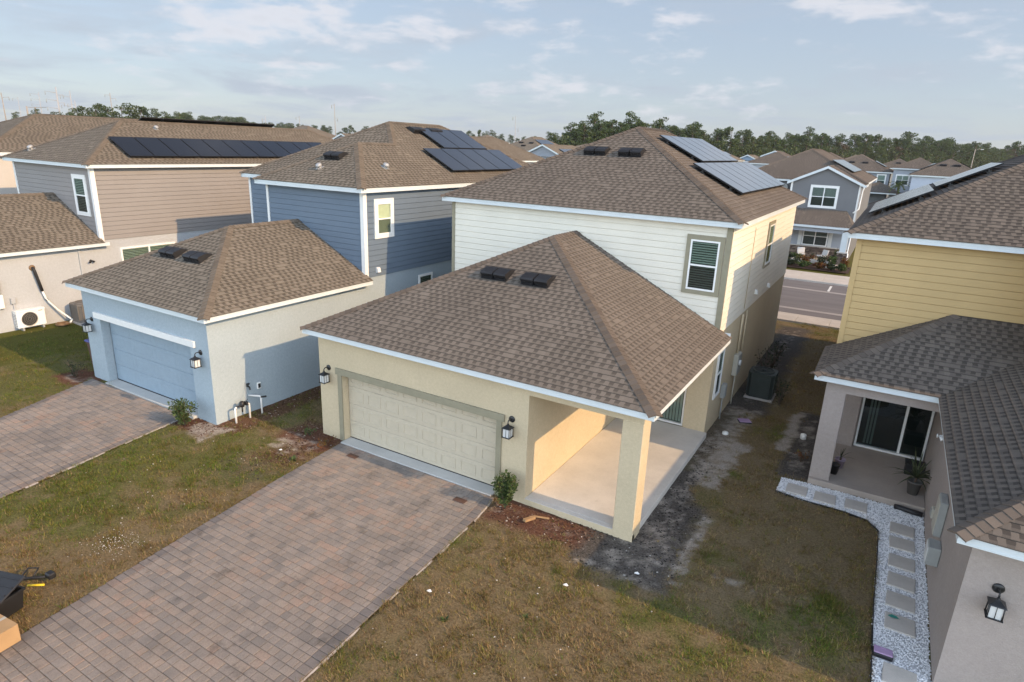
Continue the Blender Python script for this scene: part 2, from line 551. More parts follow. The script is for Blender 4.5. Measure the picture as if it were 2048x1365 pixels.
def fascia_rect(mb, x0, x1, y0, y1, z, h=.15, sides='FBLR', t=.022, soffit=True, ribs=True):
    """eave boards round a rectangle, with the soffit sheet closing the roof from below"""
    zt = z-.012
    def board(ax0, ax1, ay0, ay1, d):
        mb.box(ax0, ax1, ay0, ay1, z-h, zt, m=0)
        if ribs:      # rolled lip along the lower edge of the aluminium
            if d == 'F': mb.box(ax0, ax1, ay0-.006, ay0, z-h, z-h+.03, m=0); mb.box(ax0, ax1, ay0-.004, ay0, z-h*.5, z-h*.5+.018, m=0)
            if d == 'R': mb.box(ax1, ax1+.006, ay0, ay1, z-h, z-h+.03, m=0)
            if d == 'L': mb.box(ax0-.006, ax0, ay0, ay1, z-h, z-h+.03, m=0)
    if 'F' in sides: board(x0, x1, y0, y0+t, 'F')
    if 'B' in sides: board(x0, x1, y1-t, y1, 'B')
    ya = y0+t if 'F' in sides else y0
    yb = y1-t if 'B' in sides else y1
    if 'L' in sides: board(x0, x0+t, ya, yb, 'L')
    if 'R' in sides: board(x1-t, x1, ya, yb, 'R')
    if soffit:
        mb.box(x0+t, x1-t, y0+t, y1-t, z-h+.012, z-h+.03, m=1)

def plane_xf(p, u, up_hint=(0, 0, 1)):
    """frame on a roof plane: x along the eave, y up the slope, z out"""
    u = Vector(u[0]).normalized(), Vector(u[1]).normalized()
    x, y = u
    n = x.cross(y).normalized()
    return Matrix(((x.x, y.x, n.x, p[0]), (x.y, y.y, n.y, p[1]), (x.z, y.z, n.z, p[2]), (0, 0, 0, 1)))

def front_plane(x, y, y0, z, k=.5):           # slope facing -y
    return plane_xf((x, y, z+(y-y0)*k), ((1,0,0), (0,1,k)))
def right_plane(x, y, x1, z, k=.5):           # slope facing +x
    return plane_xf((x, y, z+(x1-x)*k), ((0,1,0), (-1,0,k)))
def left_plane(x, y, x0, z, k=.5):            # slope facing -x
    return plane_xf((x, y, z+(x-x0)*k), ((0,-1,0), (1,0,k)))

def roof_vent(roof, org, xf, n=2, name='roof_vent'):
    mb = MB(org, xf)
    w = .375
    for i in range(n):
        a = (i-n/2)*(w+.012)
        mb.prism([(-.20,.02),(-.225,.165),(-.17,.195),(.10,.15),(.24,.04),(.24,.012)], 'x', a+.01, a+w-.01)
        mb.box(a+.03, a+w-.03, -.235, -.20, .022, .06)
        mb.box(a, a+w, -.26, .27, .010, .022)
        for q in (.12, .25):
            mb.box(a+q, a+q+.012, -.225, -.214, .03, .14)
    return mb.build(name, M['black_plastic'], roof)

def exhaust_cap(roof, org, xf, s=1.0):
    s *= .72
    mb = MB(org, xf)
    mb.box(-.17*s, .17*s, -.18*s, .2*s, .012, .02)
    mb.lathe([(.11*s,.02),(.10*s,.06*s),(.10*s,.16*s)], n=14)
    mb.lathe([(.16*s,.12*s),(.17*s,.20*s),(.13*s,.26*s),(.03*s,.29*s),(.0,.29*s)], n=14)
    mb.box(-.07*s, .07*s, -.2*s, -.14*s, .02, .1*s)
    return mb.build('exhaust_cap', M['galvanized'], roof)

def solar_array(xf, panels, label, group='solar arrays on the roofs', pw=None, ph=None):
    """panels: list of (u0, u1, v0, v1) on the roof frame xf"""
    org = xf.translation
    t = thing('solar_array', org, label, 'solar panels', group)
    for (a, b, c, d) in panels:
        mb = MB(org, xf)
        g = .017
        z0, z1 = .11, .15
        mb.box(a+g, b-g, c+g, d-g, z0, z1, m=1)
        mb.face([(a+g+.014, c+g+.014, z1+.002), (b-g-.014, c+g+.014, z1+.002), (b-g-.014, d-g-.014, z1+.002), (a+g+.014, d-g-.014, z1+.002)],
                [(0,0), (b-a-.05,0), (b-a-.05,d-c-.05), (0,d-c-.05)], 0)
        mb.build('panel', [M['solar_cell'], M['solar_frame']], t)
    u0 = min(p[0] for p in panels); u1 = max(p[1] for p in panels)
    rows = sorted({(p[2], p[3]) for p in panels})
    mb = MB(org, xf)
    for c, d in rows:
        us = [p for p in panels if p[2] == c]
        a, b = min(p[0] for p in us), max(p[1] for p in us)
        for v in (c+(d-c)*.22, c+(d-c)*.78):
            mb.box(a-.02, b+.02, v-.02, v+.02, .06, .105)
            k = max(2, int((b-a)/1.3))
            for i in range(k+1):
                q = a+.1+(b-a-.2)*i/k
                mb.box(q-.03, q+.03, v-.06, v+.06, .012, .06)
    mb.build('mounting_rail', M['black_metal'], t)
    return t

def grid_panels(u0, u1, v0, v1, n):
    w = (u1-u0)/n
    return [(u0+i*w, u0+(i+1)*w, v0, v1) for i in range(n)]

# ------------------------------------------------------------------ walls
def lap_boards(mb, x0, x1, z0, z1, expo=.18, base=0.0, m=0):
    """horizontal lap siding in the wall frame mb.xf (x along, y out, z up)"""
    z = z0
    while z < z1-.01:
        t = min(z+expo, z1)
        g = t-.016
        mb.face([(x0, base+.030, z), (x1, base+.030, z), (x1, base+.024, g), (x0, base+.024, g)], m=m)
        mb.face([(x0, base+.003, z), (x1, base+.003, z), (x1, base+.030, z), (x0, base+.030, z)], m=m)
        mb.face([(x0, base+.024, g), (x1, base+.024, g), (x1, base+.003, g), (x0, base+.003, g)], m=m)
        mb.face([(x0, base+.003, g), (x1, base+.003, g), (x1, base+.003, t), (x0, base+.003, t)], m=m)
        z = t

def window(house, org, F, cx, z0, w, h, trim=None, tw=.10, blind='blind_dark', nx=1, off=.042, low_dark=True, slats=True, sill=False, split=.5, drop=1.0, frame='white_vinyl'):
    """double-hung window: trim boards (the part), with frame, panes and blind as its pieces"""
    tr = M[trim] if trim else M[frame]
    a, b = cx-w/2, cx+w/2
    t1 = z0+h
    mb = MB(org, F)
    q = tw if trim else .03
    mb.box(a-q, b+q, off-.016, off+.026, t1, t1+q*1.1)
    mb.box(a-q, b+q, off-.016, off+.026, z0-q, z0)
    mb.box(a-q, a, off-.016, off+.026, z0, t1); mb.box(b, b+q, off-.016, off+.026, z0, t1)
    if sill: mb.box(a-q-.04, b+q+.04, off-.016, off+.07, z0-q-.06, z0-q)
    win = mb.build('window', tr, house)
    fr = MB(org, F)
    fw = .045
    y0, y1 = off-.010, off+.034
    fr.box(a, b, y0, y1, t1-fw, t1); fr.box(a, b, y0, y1, z0, z0+fw)
    fr.box(a, a+fw, y0, y1, z0+fw, t1-fw); fr.box(b-fw, b, y0, y1, z0+fw, t1-fw)
    zm = z0+h*split
    ws = (b-a-2*fw)/nx
    for i in range(nx):
        xa = a+fw+i*ws
        if i: fr.box(xa-.035, xa+.035, y0, y1+.002, z0+fw, t1-fw)
        pa = xa+(.035 if i else 0); pb = xa+ws-(.035 if i < nx-1 else 0)
        fr.box(pa, pb, y0, y1-.004, zm-.025, zm+.02)
    fr.build('window_frame', M[frame], win)
    gl = MB(org, F); bl = MB(org, F)
    for i in range(nx):
        xa = a+fw+i*ws; pa = xa+(.035 if i else 0); pb = xa+ws-(.035 if i < nx-1 else 0)
        gy = off+.016
        gl.face([(pa, gy, zm), (pb, gy, zm), (pb, gy, t1-fw), (pa, gy, t1-fw)], m=0)
        gl.face([(pa, gy-.006, z0+fw), (pb, gy-.006, z0+fw), (pb, gy-.006, zm), (pa, gy-.006, zm)], m=1 if low_dark else 0)
        bl.face([(pa, off-.009, z0), (pb, off-.009, z0), (pb, off-.009, t1), (pa, off-.009, t1)], m=1)
        if slats:
            zz = t1-fw-.02
            while zz > z0+fw+(1-drop)*h:
                bl.face([(pa+.008, off+.003, zz-.034), (pb-.008, off+.003, zz-.034), (pb-.008, off-.005, zz), (pa+.008, off-.005, zz)], m=0)
                zz -= .064
        else:
            bl.face([(pa+.01, off-.004, z0+fw+(1-drop)*h), (pb-.01, off-.004, z0+fw+(1-drop)*h), (pb-.01, off-.004, t1-fw), (pa+.01, off-.004, t1-fw)], m=0)
    gl.build('glass_pane', [M['glass'], M['glass_dark']], win)
    bl.build('blind', [M[blind], M['room_dark']], win)
    return win

def garage_door(house, org, F, x0, x1, z0, z1, mat, cols=8, rows=4, raise_=.016):
    mb = MB(org, F)
    H = (z1-z0)/rows; W = (x1-x0)/cols
    for r in range(rows):
        mb.box(x0, x1, -.05, 0, z0+r*H+.003, z0+(r+1)*H-.003, ch=.008)
        for c in range(cols):
            a, b = x0+c*W+.07, x0+(c+1)*W-.07
            q, s = z0+r*H+.09, z0+(r+1)*H-.09
            # stamped frame round each panel
            for (xa, xb, za, zb) in ((a, b, s-.04, s), (a, b, q, q+.04), (a, a+.04, q+.04, s-.04), (b-.04, b, q+.04, s-.04)):
                mb.box(xa, xb, -.004, raise_, za, zb, ch=.010)
    mb.box(x0, x1, -.04, .004, z0-.03, z0+.002, m=1)
    return mb.build('garage_door', [mat, M['black_plastic']], house)

LAMP = None
def wall_lamp(p, label, facing='-y', group='lanterns beside the garage doors'):
    """lantern on a curved arm; p is the middle of its wall plate"""
    global LAMP
    rz = {'-y': 0}[facing]
    if LAMP is None:
        t = thing('wall_lamp', p, label, 'wall lamp', group)
        o = Vector(p)
        def mk(): return MB((0,0,0), None)
        b = mk()
        b.xf = Matrix.Rotation(R(90), 4, 'X')
        b.lathe([(.075,0),(.075,.012),(.055,.022),(.03,.03),(0,.032)], n=18)
        b.xf = None
        b.tube([(0,-.02,0),(0,-.07,.02),(0,-.13,.025),(0,-.165,-.005),(0,-.17,-.05)], .013, 8)
        b.lathe([(.02,-.085),(.028,-.07),(.02,-.05),(.0,-.045)], (0,-.17,0), 10)
        b.build('bracket', M['black_metal'], t)
        c = mk()
        cx, cy = 0, -.17
        def ringbox(r, z0, z1): c.box(cx-r, cx+r, cy-r, cy+r, z0, z1, ch=.004)
        # sloped roof
        for r0, za, r1, zb in ((.108,-.145,.095,-.130), (.095,-.130,.03,-.085), (.03,-.085,.02,-.075)):
            q0 = [(cx-r0,cy-r0,za),(cx+r0,cy-r0,za),(cx+r0,cy+r0,za),(cx-r0,cy+r0,za)]
            q1 = [(cx-r1,cy-r1,zb),(cx+r1,cy-r1,zb),(cx+r1,cy+r1,zb),(cx-r1,cy+r1,zb)]
            for i in range(4):
                j = (i+1) % 4
                c.face([q0[i], q0[j], q1[j], q1[i]])
        c.face([(cx-.108,cy-.108,-.145),(cx-.108,cy+.108,-.145),(cx+.108,cy+.108,-.145),(cx+.108,cy-.108,-.145)])
        for sx in (-1, 1):
            for sy in (-1, 1):
                c.tube([(cx+sx*.083, cy+sy*.083, -.146), (cx+sx*.088, cy+sy*.088, -.345)], .0085, 6)
        for sx, sy in ((0,-1),(0,1),(1,0),(-1,0)):
            c.tube([(cx+sx*.08, cy+sy*.08, -.146), (cx+sx*.085, cy+sy*.085, -.345)], .0045, 6)
        ringbox(.104, -.362, -.345)
        ringbox(.04, -.38, -.362)
        c.build('lantern_cage', M['black_metal'], t)
        g = mk()
        g.box(cx-.074, cx+.074, cy-.074, cy+.074, -.345, -.147)
        g.build('lamp_glass', M['frost'], t)
        LAMP = t
        return t
    t = copy_tree(LAMP)
    t.location = p
    t['label'] = label
    return t
# ================================================================== cream house in the middle
NEAR = {}
def house_cream():
    org = V(4.4, 6, 0)
    h = thing('cream_house', org, 'cream two-storey house in the middle with open corner porch and cream garage door', 'house')
    W_ = lambda: MB(org)
    S, D_ = M['cream_stucco'], M['cream_siding']
    y2, yb, xr, xg = 5.93, 17.3, 8.745, 6.3
    zb, zc = -.25, 2.86
    dx0, dx1, dz1 = .80, 5.52, 2.02         # garage opening
    w = W_()
    # front of the garage round its opening, side walls
    w.box(0, dx0, 0, .22, zb, zc); w.box(dx1, xg, 0, .22, zb, zc); w.box(dx0, dx1, 0, .22, dz1, zc)
    w.box(0, .2, .22, y2, zb, zc); w.box(xg-.2, xg, .22, y2, zb, zc)
    w.box(.2, xg-.2, .9, 1.0, zb, zc)                      # inner screen wall behind the door
    # ground floor of the main body (door recess at the porch)
    w.box(0, 6.62, y2, yb, zb, 3.06)
    w.box(6.62, 8.12, y2+.16, yb, zb, 3.06)
    w.box(8.12, xr, y2, yb, zb, 3.06)
    w.box(6.62, 8.12, y2, y2+.16, 2.2, 3.06)
    # beams over the porch
    w.box(xg, 8.845, 0, .2, 2.62, zc); w.box(8.64, 8.845, .2, y2, 2.72, zc)
    w.box(xg, 8.845, 0, .12, zb, .128)                     # stem wall under the slab
    w.build('stucco_wall', S, h)
    c = W_(); c.box(8.405, 8.845, -.004, .45, zb, 2.62, ch=.012)
    c.build('porch_column', S, h)
    sl = W_()
    sl.box(xg+.002, 8.82, .122, y2, -.12, .14, ch=.012)
    sl.box(xg+.002, 8.40, .002, .122, .129, .14)
    sl.build('porch_slab', M['porch_slab'], h)
    ce = W_(); ce.box(xg+.002, 8.64, .2, y2, 2.74, 2.76); ce.build('porch_ceiling', M['cream_stucco'], h)
    ap = W_(); ap.box(dx0+.01, dx1-.01, -.17, .21, -.1, .035, ch=.01); ap.build('door_sill', M['concrete_apron'], h)
    # garage door and its boards
    F = wall_frame((0, .2, 0), '-y')
    garage_door(h, org, F, dx0+.012, dx1-.012, .05, dz1-.02, M['cream_door'], 8, 4)
    F0 = wall_frame((0, 0, 0), '-y')
    tr = MB(org, F0)
    tr.box(.60, 5.72, .003, .05, 1.86, 2.03, ch=.004)
    tr.box(.665, dx0, .003, .035, .0, 1.86); tr.box(dx1, 5.655, .003, .035, .0, 1.86)
    tr.box(dx0, dx1, -.05, .003, 1.86, 2.02)
    tr.build('door_trim', M['olive_trim'], h)
    # upper floor
    u = W_()
    u.box(0, xr, y2+.002, yb, 3.06, 5.93, m=0)
    u.xf = wall_frame((0, y2, 0), '-y'); lap_boards(u, 0, xr, 3.0, 5.92)
    u.xf = wall_frame((xr, y2, 0), '+x'); lap_boards(u, 0, yb-y2, 3.0, 5.92)
    u.build('siding_wall', D_, h)
    ct = W_()
    ct.xf = wall_frame((0, y2, 0), '-y')
    ct.box(-.03, .075, -.05, .052, 2.95, 5.9)
    ct.build('corner_trim', M['olive_trim'], h)
    ct = W_(); ct.xf = wall_frame((0, y2, 0), '-y')
    ct.box(xr-.10, xr+.052, -.0, .052, 2.95, 5.9)
    ct.build('corner_trim', M['olive_trim'], h)
    ct = W_()
    ct.xf = wall_frame((xr, y2, 0), '+x')
    ct.box(.0, .09, .002, .051, 3.0, 5.9)
    ct.build('corner_board', D_, h)
    F1 = wall_frame((0, y2, 0), '-y'); F2 = wall_frame((xr, 0, 0), '+x')
    window(h, org, F1, 8.135, 4.15, .76, 1.33, 'olive_trim', .115, 'blind_dark')
    window(h, org, F2, 11.88, 4.14, .92, 1.32, 'olive_trim', .10, 'blind_dark')
    window(h, org, F2, 6.72, 1.02, .60, 1.35, 'white_trim', .05, 'blind_grey', off=.013)
    # sliding door at the back of the porch
    F3 = wall_frame((0, y2+.15, 0), '-y')
    d = MB(org, F3)
    a, b = 6.64, 8.10
    d.box(a, b, 0, .09, 2.12, 2.2); d.box(a, b, 0, .11, .14, .19)
    d.box(a, a+.05, 0, .09, .19, 2.12); d.box(b-.05, b, 0, .09, .19, 2.12); d.box(7.33, 7.40, .01, .08, .19, 2.12)
    sd = d.build('sliding_door', M['white_vinyl'], h)
    g = MB(org, F3); g.face([(a, .05, .16), (b, .05, .16), (b, .05, 2.16), (a, .05, 2.16)]); g.build('glass_pane', M['glass'], sd)
    bl = MB(org, F3)
    bl.face([(a, .004, .16), (b, .004, .16), (b, .004, 2.16), (a, .004, 2.16)], m=1)
    for i in range(16):
        q = a+.04+i*.09
        bl.face([(q, .012, .22), (q+.075, .03, .22), (q+.075, .03, 2.1), (q, .012, 2.1)], m=0)
    bl.build('blind', [M['blind_grey'], M['room_dark']], sd)
    # lower roof
    lx0, lx1, ly0, lz = -.279, 9.103, -.261, 3.002
    r = W_(); rc = W_()
    hip_roof(r, rc, lx0, lx1, ly0, y2-.002, lz, .5, 'cut')
    lr = r.build('roof', M['shingle_brown'], h)
    rc.build('ridge_cap', M['cap_brown'], lr)
    f = W_(); fascia_rect(f, lx0, lx1, ly0, y2, lz, .15, 'FLR', soffit=False)
    f.box(lx0+.022, lx1-.022, ly0+.022, -.002, lz-.14, lz-.12, m=1)
    f.box(lx0+.022, -.002, -.002, y2, lz-.14, lz-.12, m=1)
    f.box(8.847, lx1-.022, -.002, y2, lz-.14, lz-.12, m=1)
    f.box(xr+.02, lx1-.022, y2-.02, y2, lz-.15, lz+.10, m=0)
    f.build('fascia', [M['fascia'], M['soffit']], lr)
    for x in (3.77, 4.95): roof_vent(lr, org, front_plane(x, 2.68, ly0, lz))
    # upper roof
    ux0, ux1, uy0, uy1, uz = -.296, 9.032, 5.691, 17.558, 6.04
    r = W_(); rc = W_()
    hip_roof(r, rc, ux0, ux1, uy0, uy1, uz, .5035, 'hip')
    ur = r.build('roof', M['shingle_brown'], h)
    rc.build('ridge_cap', M['cap_brown'], ur)
    f = W_(); fascia_rect(f, ux0, ux1, uy0, uy1, uz, .155); f.build('fascia', [M['fascia'], M['soffit']], ur)
    for x in (3.66, 4.84): roof_vent(ur, org, front_plane(x, 8.7, uy0, uz))
    # pipes and vent hoods on the shaded side
    p = W_()
    p.tube([(xr+.04, 9.05, 5.6), (xr+.04, 9.05, 3.1)], .012, 6)
    p.tube([(xr+.05, 8.95, 2.95), (xr+.05, 8.95, 1.7)], .03, 8)
    p.tube([(xr+.05, 9.6, 2.95), (xr+.05, 9.6, 1.2)], .022, 8)
    p.build('conduit', M['cream_stucco'], h)
    for yy, zz in ((10.6, 3.38), (13.0, 3.2)):
        v = W_(); v.prism([(xr+.015, zz-.06), (xr+.13, zz-.07), (xr+.10, zz+.05), (xr+.015, zz+.08)], 'y', yy-.07, yy+.07)
        v.build('vent_hood', M['white_pvc'], h)
    # panels on the street-side slope
    xf = right_plane(ux1, 0, ux1, uz, .5035)
    k = math.sqrt(1+.5035**2)
    solar_array(xf, grid_panels(10.28, 15.45, (ux1-6.60)*k, (ux1-5.05)*k, 5), 'pale glinting upper solar row of five on the cream house roof')
    solar_array(xf, grid_panels(8.86, 16.75, (ux1-8.25)*k, (ux1-6.66)*k, 7), 'pale glinting lower solar row of seven on the cream house roof')
    wall_lamp((.335, -.003, 1.97), 'black lantern between the blue and cream garages, left of the cream door')
    wall_lamp((5.90, -.003, 1.97), 'black lantern right of the cream garage door, above the green shrub')
    NEAR['cream'] = h

# ================================================================== blue house
def house_blue():
    org = V(-5.5, 6, 0)
    h = thing('blue_house', org, 'slate blue two-storey house with pale blue garage beside the cream house', 'house')
    W_ = lambda: MB(org)
    x0, x1, y0, y2, yb = -8.58, -2.5, -1.452, 4.432, 17.5
    zb = -.1; e1b, e1t = 3.078, 3.226; e2b, e2t = 6.03, 6.191
    dx0, dx1, dz0, dz1 = -7.74, -3.30, .17, 2.24
    w = W_()
    w.box(x0, dx0, y0, y0+.25, zb, e1b); w.box(dx1, x1, y0, y0+.25, zb, e1b); w.box(dx0, dx1, y0, y0+.25, dz1, e1b)
    w.box(x0, x0+.2, y0+.25, y2, zb, e1b); w.box(x1-.2, x1, y0+.25, y2, zb, e1b)
    w.box(x0+.2, x1-.2, y0+.9, y0+1, zb, e1b)
    w.box(-7.07, x1, y2, yb, zb, 3.28); w.box(-10.43, -7.07, 6.3, yb, zb, 3.28)
    w.build('stucco_wall', M['blue_stucco'], h)
    F = wall_frame((0, y0+.25, 0), '-y')
    garage_door(h, org, F, dx0+.012, dx1-.012, dz0+.04, dz1-.02, M['blue_door'], 4, 4, .005)
    F0 = wall_frame((0, y0, 0), '-y')
    tr = MB(org, F0); tr.box(-7.96, -3.04, .003, .07, 2.22, 2.40, ch=.004)
    tr.box(dx0, dx1, -.05, .003, 2.20, 2.24)
    tr.build('door_trim', M['white_trim'], h)
    ap = W_(); ap.box(dx0+.01, dx1-.01, y0-.14, y0+.24, .0, dz0+.03, ch=.01); ap.build('door_sill', M['concrete_apron'], h)
    u = W_()
    u.box(-7.07, x1, y2+.002, yb, 3.28, e2b); u.box(-10.43, -7.07, 6.302, yb, 3.28, e2b)
    u.xf = wall_frame((0, y2, 0), '-y'); lap_boards(u, -7.07, x1, 3.24, e2b)
    u.xf = wall_frame((0, 6.3, 0), '-y'); lap_boards(u, -10.43, -7.07, 3.24, e2b)
    u.xf = wall_frame((x1, y2, 0), '+x'); lap_boards(u, 0, yb-y2, 3.24, e2b)
    u.build('siding_wall', M['blue_siding'], h)
    for (p, fac, a, b) in (((0, y2, 0), '-y', x1-.105, x1+.052), ((0, y2, 0), '-y', -7.09, -6.99), ((0, 6.3, 0), '-y', -10.45, -10.35), ((x1, y2, 0), '+x', .0, .10)):
        ct = W_(); ct.xf = wall_frame(p, fac); ct.box(a, b, .003, .052 if fac == '-y' else .051, 3.2, e2b)
        ct.build('corner_trim', M['white_trim'], h)
    F2 = wall_frame((x1, 0, 0), '+x')
    window(h, org, F2, 5.35, 4.63, .70, 1.04, 'white_trim', .125, 'blind_light', low_dark=True, slats=False)
    window(h, org, F2, 7.6, 1.9, .76, 1.0, 'white_trim', .03, 'blind_dark', off=.013)
    v = W_(); v.prism([(x1+.02, 3.36), (x1+.12, 3.38), (x1+.09, 3.52), (x1+.02, 3.54)], 'y', 4.92, 5.06); v.build('vent_hood', M['white_pvc'], h)
    # lower roof
    lx0, lx1, ly0 = -8.904, -2.185, -1.70
    r = W_(); rc = W_()
    hip_roof(r, rc, lx0, lx1, ly0, y2-.002, e1t, .5, 'cut')
    lr = r.build('roof', M['shingle_tan'], h); rc.build('ridge_cap', M['cap_tan'], lr)
    f = W_(); fascia_rect(f, lx0, lx1, ly0, y2, e1t, .15, 'FLR'); f.build('fascia', [M['fascia'], M['soffit']], lr)
    for x in (-6.2, -5.02): roof_vent(lr, org, front_plane(x, .18, ly0, e1t))
    # upper roof: main hip and the lower front hip that runs into it
    mx0, mx1, my0, my1, k = -10.66, -2.25, 6.02, 17.9, .52
    fx0, fy0 = -7.394, 4.107
    z = e2t
    r = W_(); rc = W_()
    xm = (mx0+mx1)/2; hm = (mx1-mx0)/2; zr = z+hm*k
    a = V(xm, my0+hm, zr); b = V(xm, my1-hm, zr)
    FL, FR, BL, BR = V(mx0,my0,z), V(mx1,my0,z), V(mx0,my1,z), V(mx1,my1,z)
    nR = slope(r, FR, BR, b, a); nL = slope(r, BL, FL, a, b); nF = slope(r, FL, FR, a, a); nB = slope(r, BR, BL, b, b)
    xf_ = (fx0+mx1)/2; hf = (mx1-fx0)/2; zf = z+hf*k
    fa = V(xf_, fy0+hf, zf); fb = V(xf_, my0+hf, zf); fb2 = V(xf_, my0+hf+.4, zf)
    f1, f2 = V(fx0, fy0, z), V(mx1, fy0, z)
    slope(r, f2, FR, fb, fa)
    slope(r, V(fx0, my0+.5, z), f1, fa, V(xf_, my0+.5+hf*1.0, zf))
    nf = slope(r, f1, f2, fa, fa)
    hl = FR + (a-FR)*(hf/hm)
    cap(rc, hl, a, nF, nR); cap(rc, FL, a, nF, nL); cap(rc, BR, b, nB, nR); cap(rc, a, b, nR, nL)
    cap(rc, f2, fa, nf, nR); cap(rc, f1, fa, nf, nL); cap(rc, fa, fb, nR, nL)
    ur = r.build('roof', M['shingle_tan'], h); rc.build('ridge_cap', M['cap_tan'], ur)
    f = W_()
    fascia_rect(f, mx0+.03, mx1-.03, my0+.03, my1-.03, z, .155, 'LBR')
    f.box(mx0+.03, fx0+.03, my0+.03, my0+.052, z-.155, z-.012)
    fascia_rect(f, fx0+.03, mx1-.03, fy0+.03, my0+.03, z, .155, 'FLR')
    f.build('fascia', [M['fascia'], M['soffit']], ur)
    F_ = lambda x, y: front_plane(x, y, fy0, z, k)
    roof_vent(ur, org, F_(-4.96, 5.75))
    exhaust_cap(ur, org, F_(-5.0, 5.0), .9)
    exhaust_cap(ur, org, right_plane(-3.3, 6.4, mx1, z, k), .9)
    for y in (11.2, 12.4): roof_vent(ur, org, right_plane(-5.85, y, mx1, z, k))
    xf = right_plane(mx1, 0, mx1, z, k); kk = math.sqrt(1+k*k)
    solar_array(xf, grid_panels(11.25, 14.5, (mx1+4.40)*kk, (mx1+5.88)*kk, 3), 'dark grey upper solar row of three on the blue house roof')
    solar_array(xf, grid_panels(9.72, 15.4, (mx1+2.83)*kk, (mx1+4.36)*kk, 5), 'dark grey lower solar row of five on the blue house roof')
    wall_lamp((-8.2, y0-.003, 2.12), 'black lantern left of the pale blue garage door')
    wall_lamp((-2.86, y0-.003, 2.12), 'black lantern right of the pale blue garage door near the corner')
    NEAR['blue'] = h

# ================================================================== taupe house further left
def house_taupe():
    x1, y2 = -15.0, 2.55
    org = V(-18, 5, 0)
    h = thing('taupe_house', org, 'taupe sided house at left with long black solar row and white wall base', 'house')
    W_ = lambda: MB(org)
    xl = -21.2; e1t = 3.33; e2t = 6.35; yb = 19.5
    w = W_()
    w.box(xl, x1, -4.3, y2, 0, e1t-.14)
    w.box(xl, x1, y2, yb, 0, 3.38)
    w.build('stucco_wall', M['grey_stucco'], h)
    u = W_()
    u.box(xl, x1, y2+.002, yb, 3.38, e2t-.1)
    u.xf = wall_frame((0, y2, 0), '-y'); lap_boards(u, xl, x1, 3.38, e2t-.13)
    u.xf = wall_frame((x1, y2, 0), '+x'); lap_boards(u, 0, yb-y2, 3.38, e2t-.13)
    u.build('siding_wall', M['grey_siding'], h)
    for (p, fac, a, b) in (((0, y2, 0), '-y', x1-.1, x1+.052), ((x1, y2, 0), '+x', .0, .11), ((0, y2, 0), '-y', xl-.02, xl+.1)):
        ct = W_(); ct.xf = wall_frame(p, fac); ct.box(a, b, .003, .052 if fac == '-y' else .051, 3.3, e2t-.13); ct.build('corner_trim', M['white_trim'], h)
    window(h, org, wall_frame((0, y2, 0), '-y'), -15.88, 4.40, .78, 1.38, 'white_trim', .11, 'blind_grey')
    F2 = wall_frame((x1, 0, 0), '+x')
    window(h, org, F2, 4.43, 1.75, 2.34, 1.22, 'white_trim', .03, 'blind_dark', nx=2, off=.013)
    r = W_(); rc = W_()
    hip_roof(r, rc, -21.5, -14.72, -4.6, y2-.002, e1t, .5, 'cut')
    lr = r.build('roof', M['shingle_tan'], h); rc.build('ridge_cap', M['cap_tan'], lr)
    f = W_(); fascia_rect(f, -21.5, -14.72, -4.6, y2+.18, e1t, .15, 'FLR'); f.build('fascia', [M['fascia'], M['soffit']], lr)
    roof_vent(lr, org, right_plane(-16.6, -1.85, -14.72, e1t), 1)
    r = W_(); rc = W_()
    hip_roof(r, rc, -21.5, -14.72, 2.273, 19.8, e2t, .5)
    ur = r.build('roof', M['shingle_tan'], h); rc.build('ridge_cap', M['cap_tan'], ur)
    f = W_(); fascia_rect(f, -21.5, -14.72, 2.273, 19.8, e2t, .155); f.build('fascia', [M['fascia'], M['soffit']], ur)
    exhaust_cap(ur, org, right_plane(-17.5, 6.9, -14.72, e2t), .8)
    exhaust_cap(ur, org, front_plane(-20.3, 2.95, 2.273, e2t), 1.0)
    p = W_()
    p.box(x1, x1+.05, 1.62, 1.70, .1, 3.15)
    p.build('downspout', M['grey_stucco'], h)
    xf = right_plane(-14.72, 0, -14.72, e2t); kk = math.sqrt(1.25)
    solar_array(xf, grid_panels(4.15, 15.75, .32*kk, 1.80*kk, 11), 'long black solar row of the taupe house above its white gutter')
    xl_ = left_plane(-21.5, 0, -21.5, e2t)
    solar_array(xl_, grid_panels(-14.0, -6.6, 2.05*kk, 3.55*kk, 7), 'edge of a black solar row showing above the taupe house ridge')
    NEAR['taupe'] = h

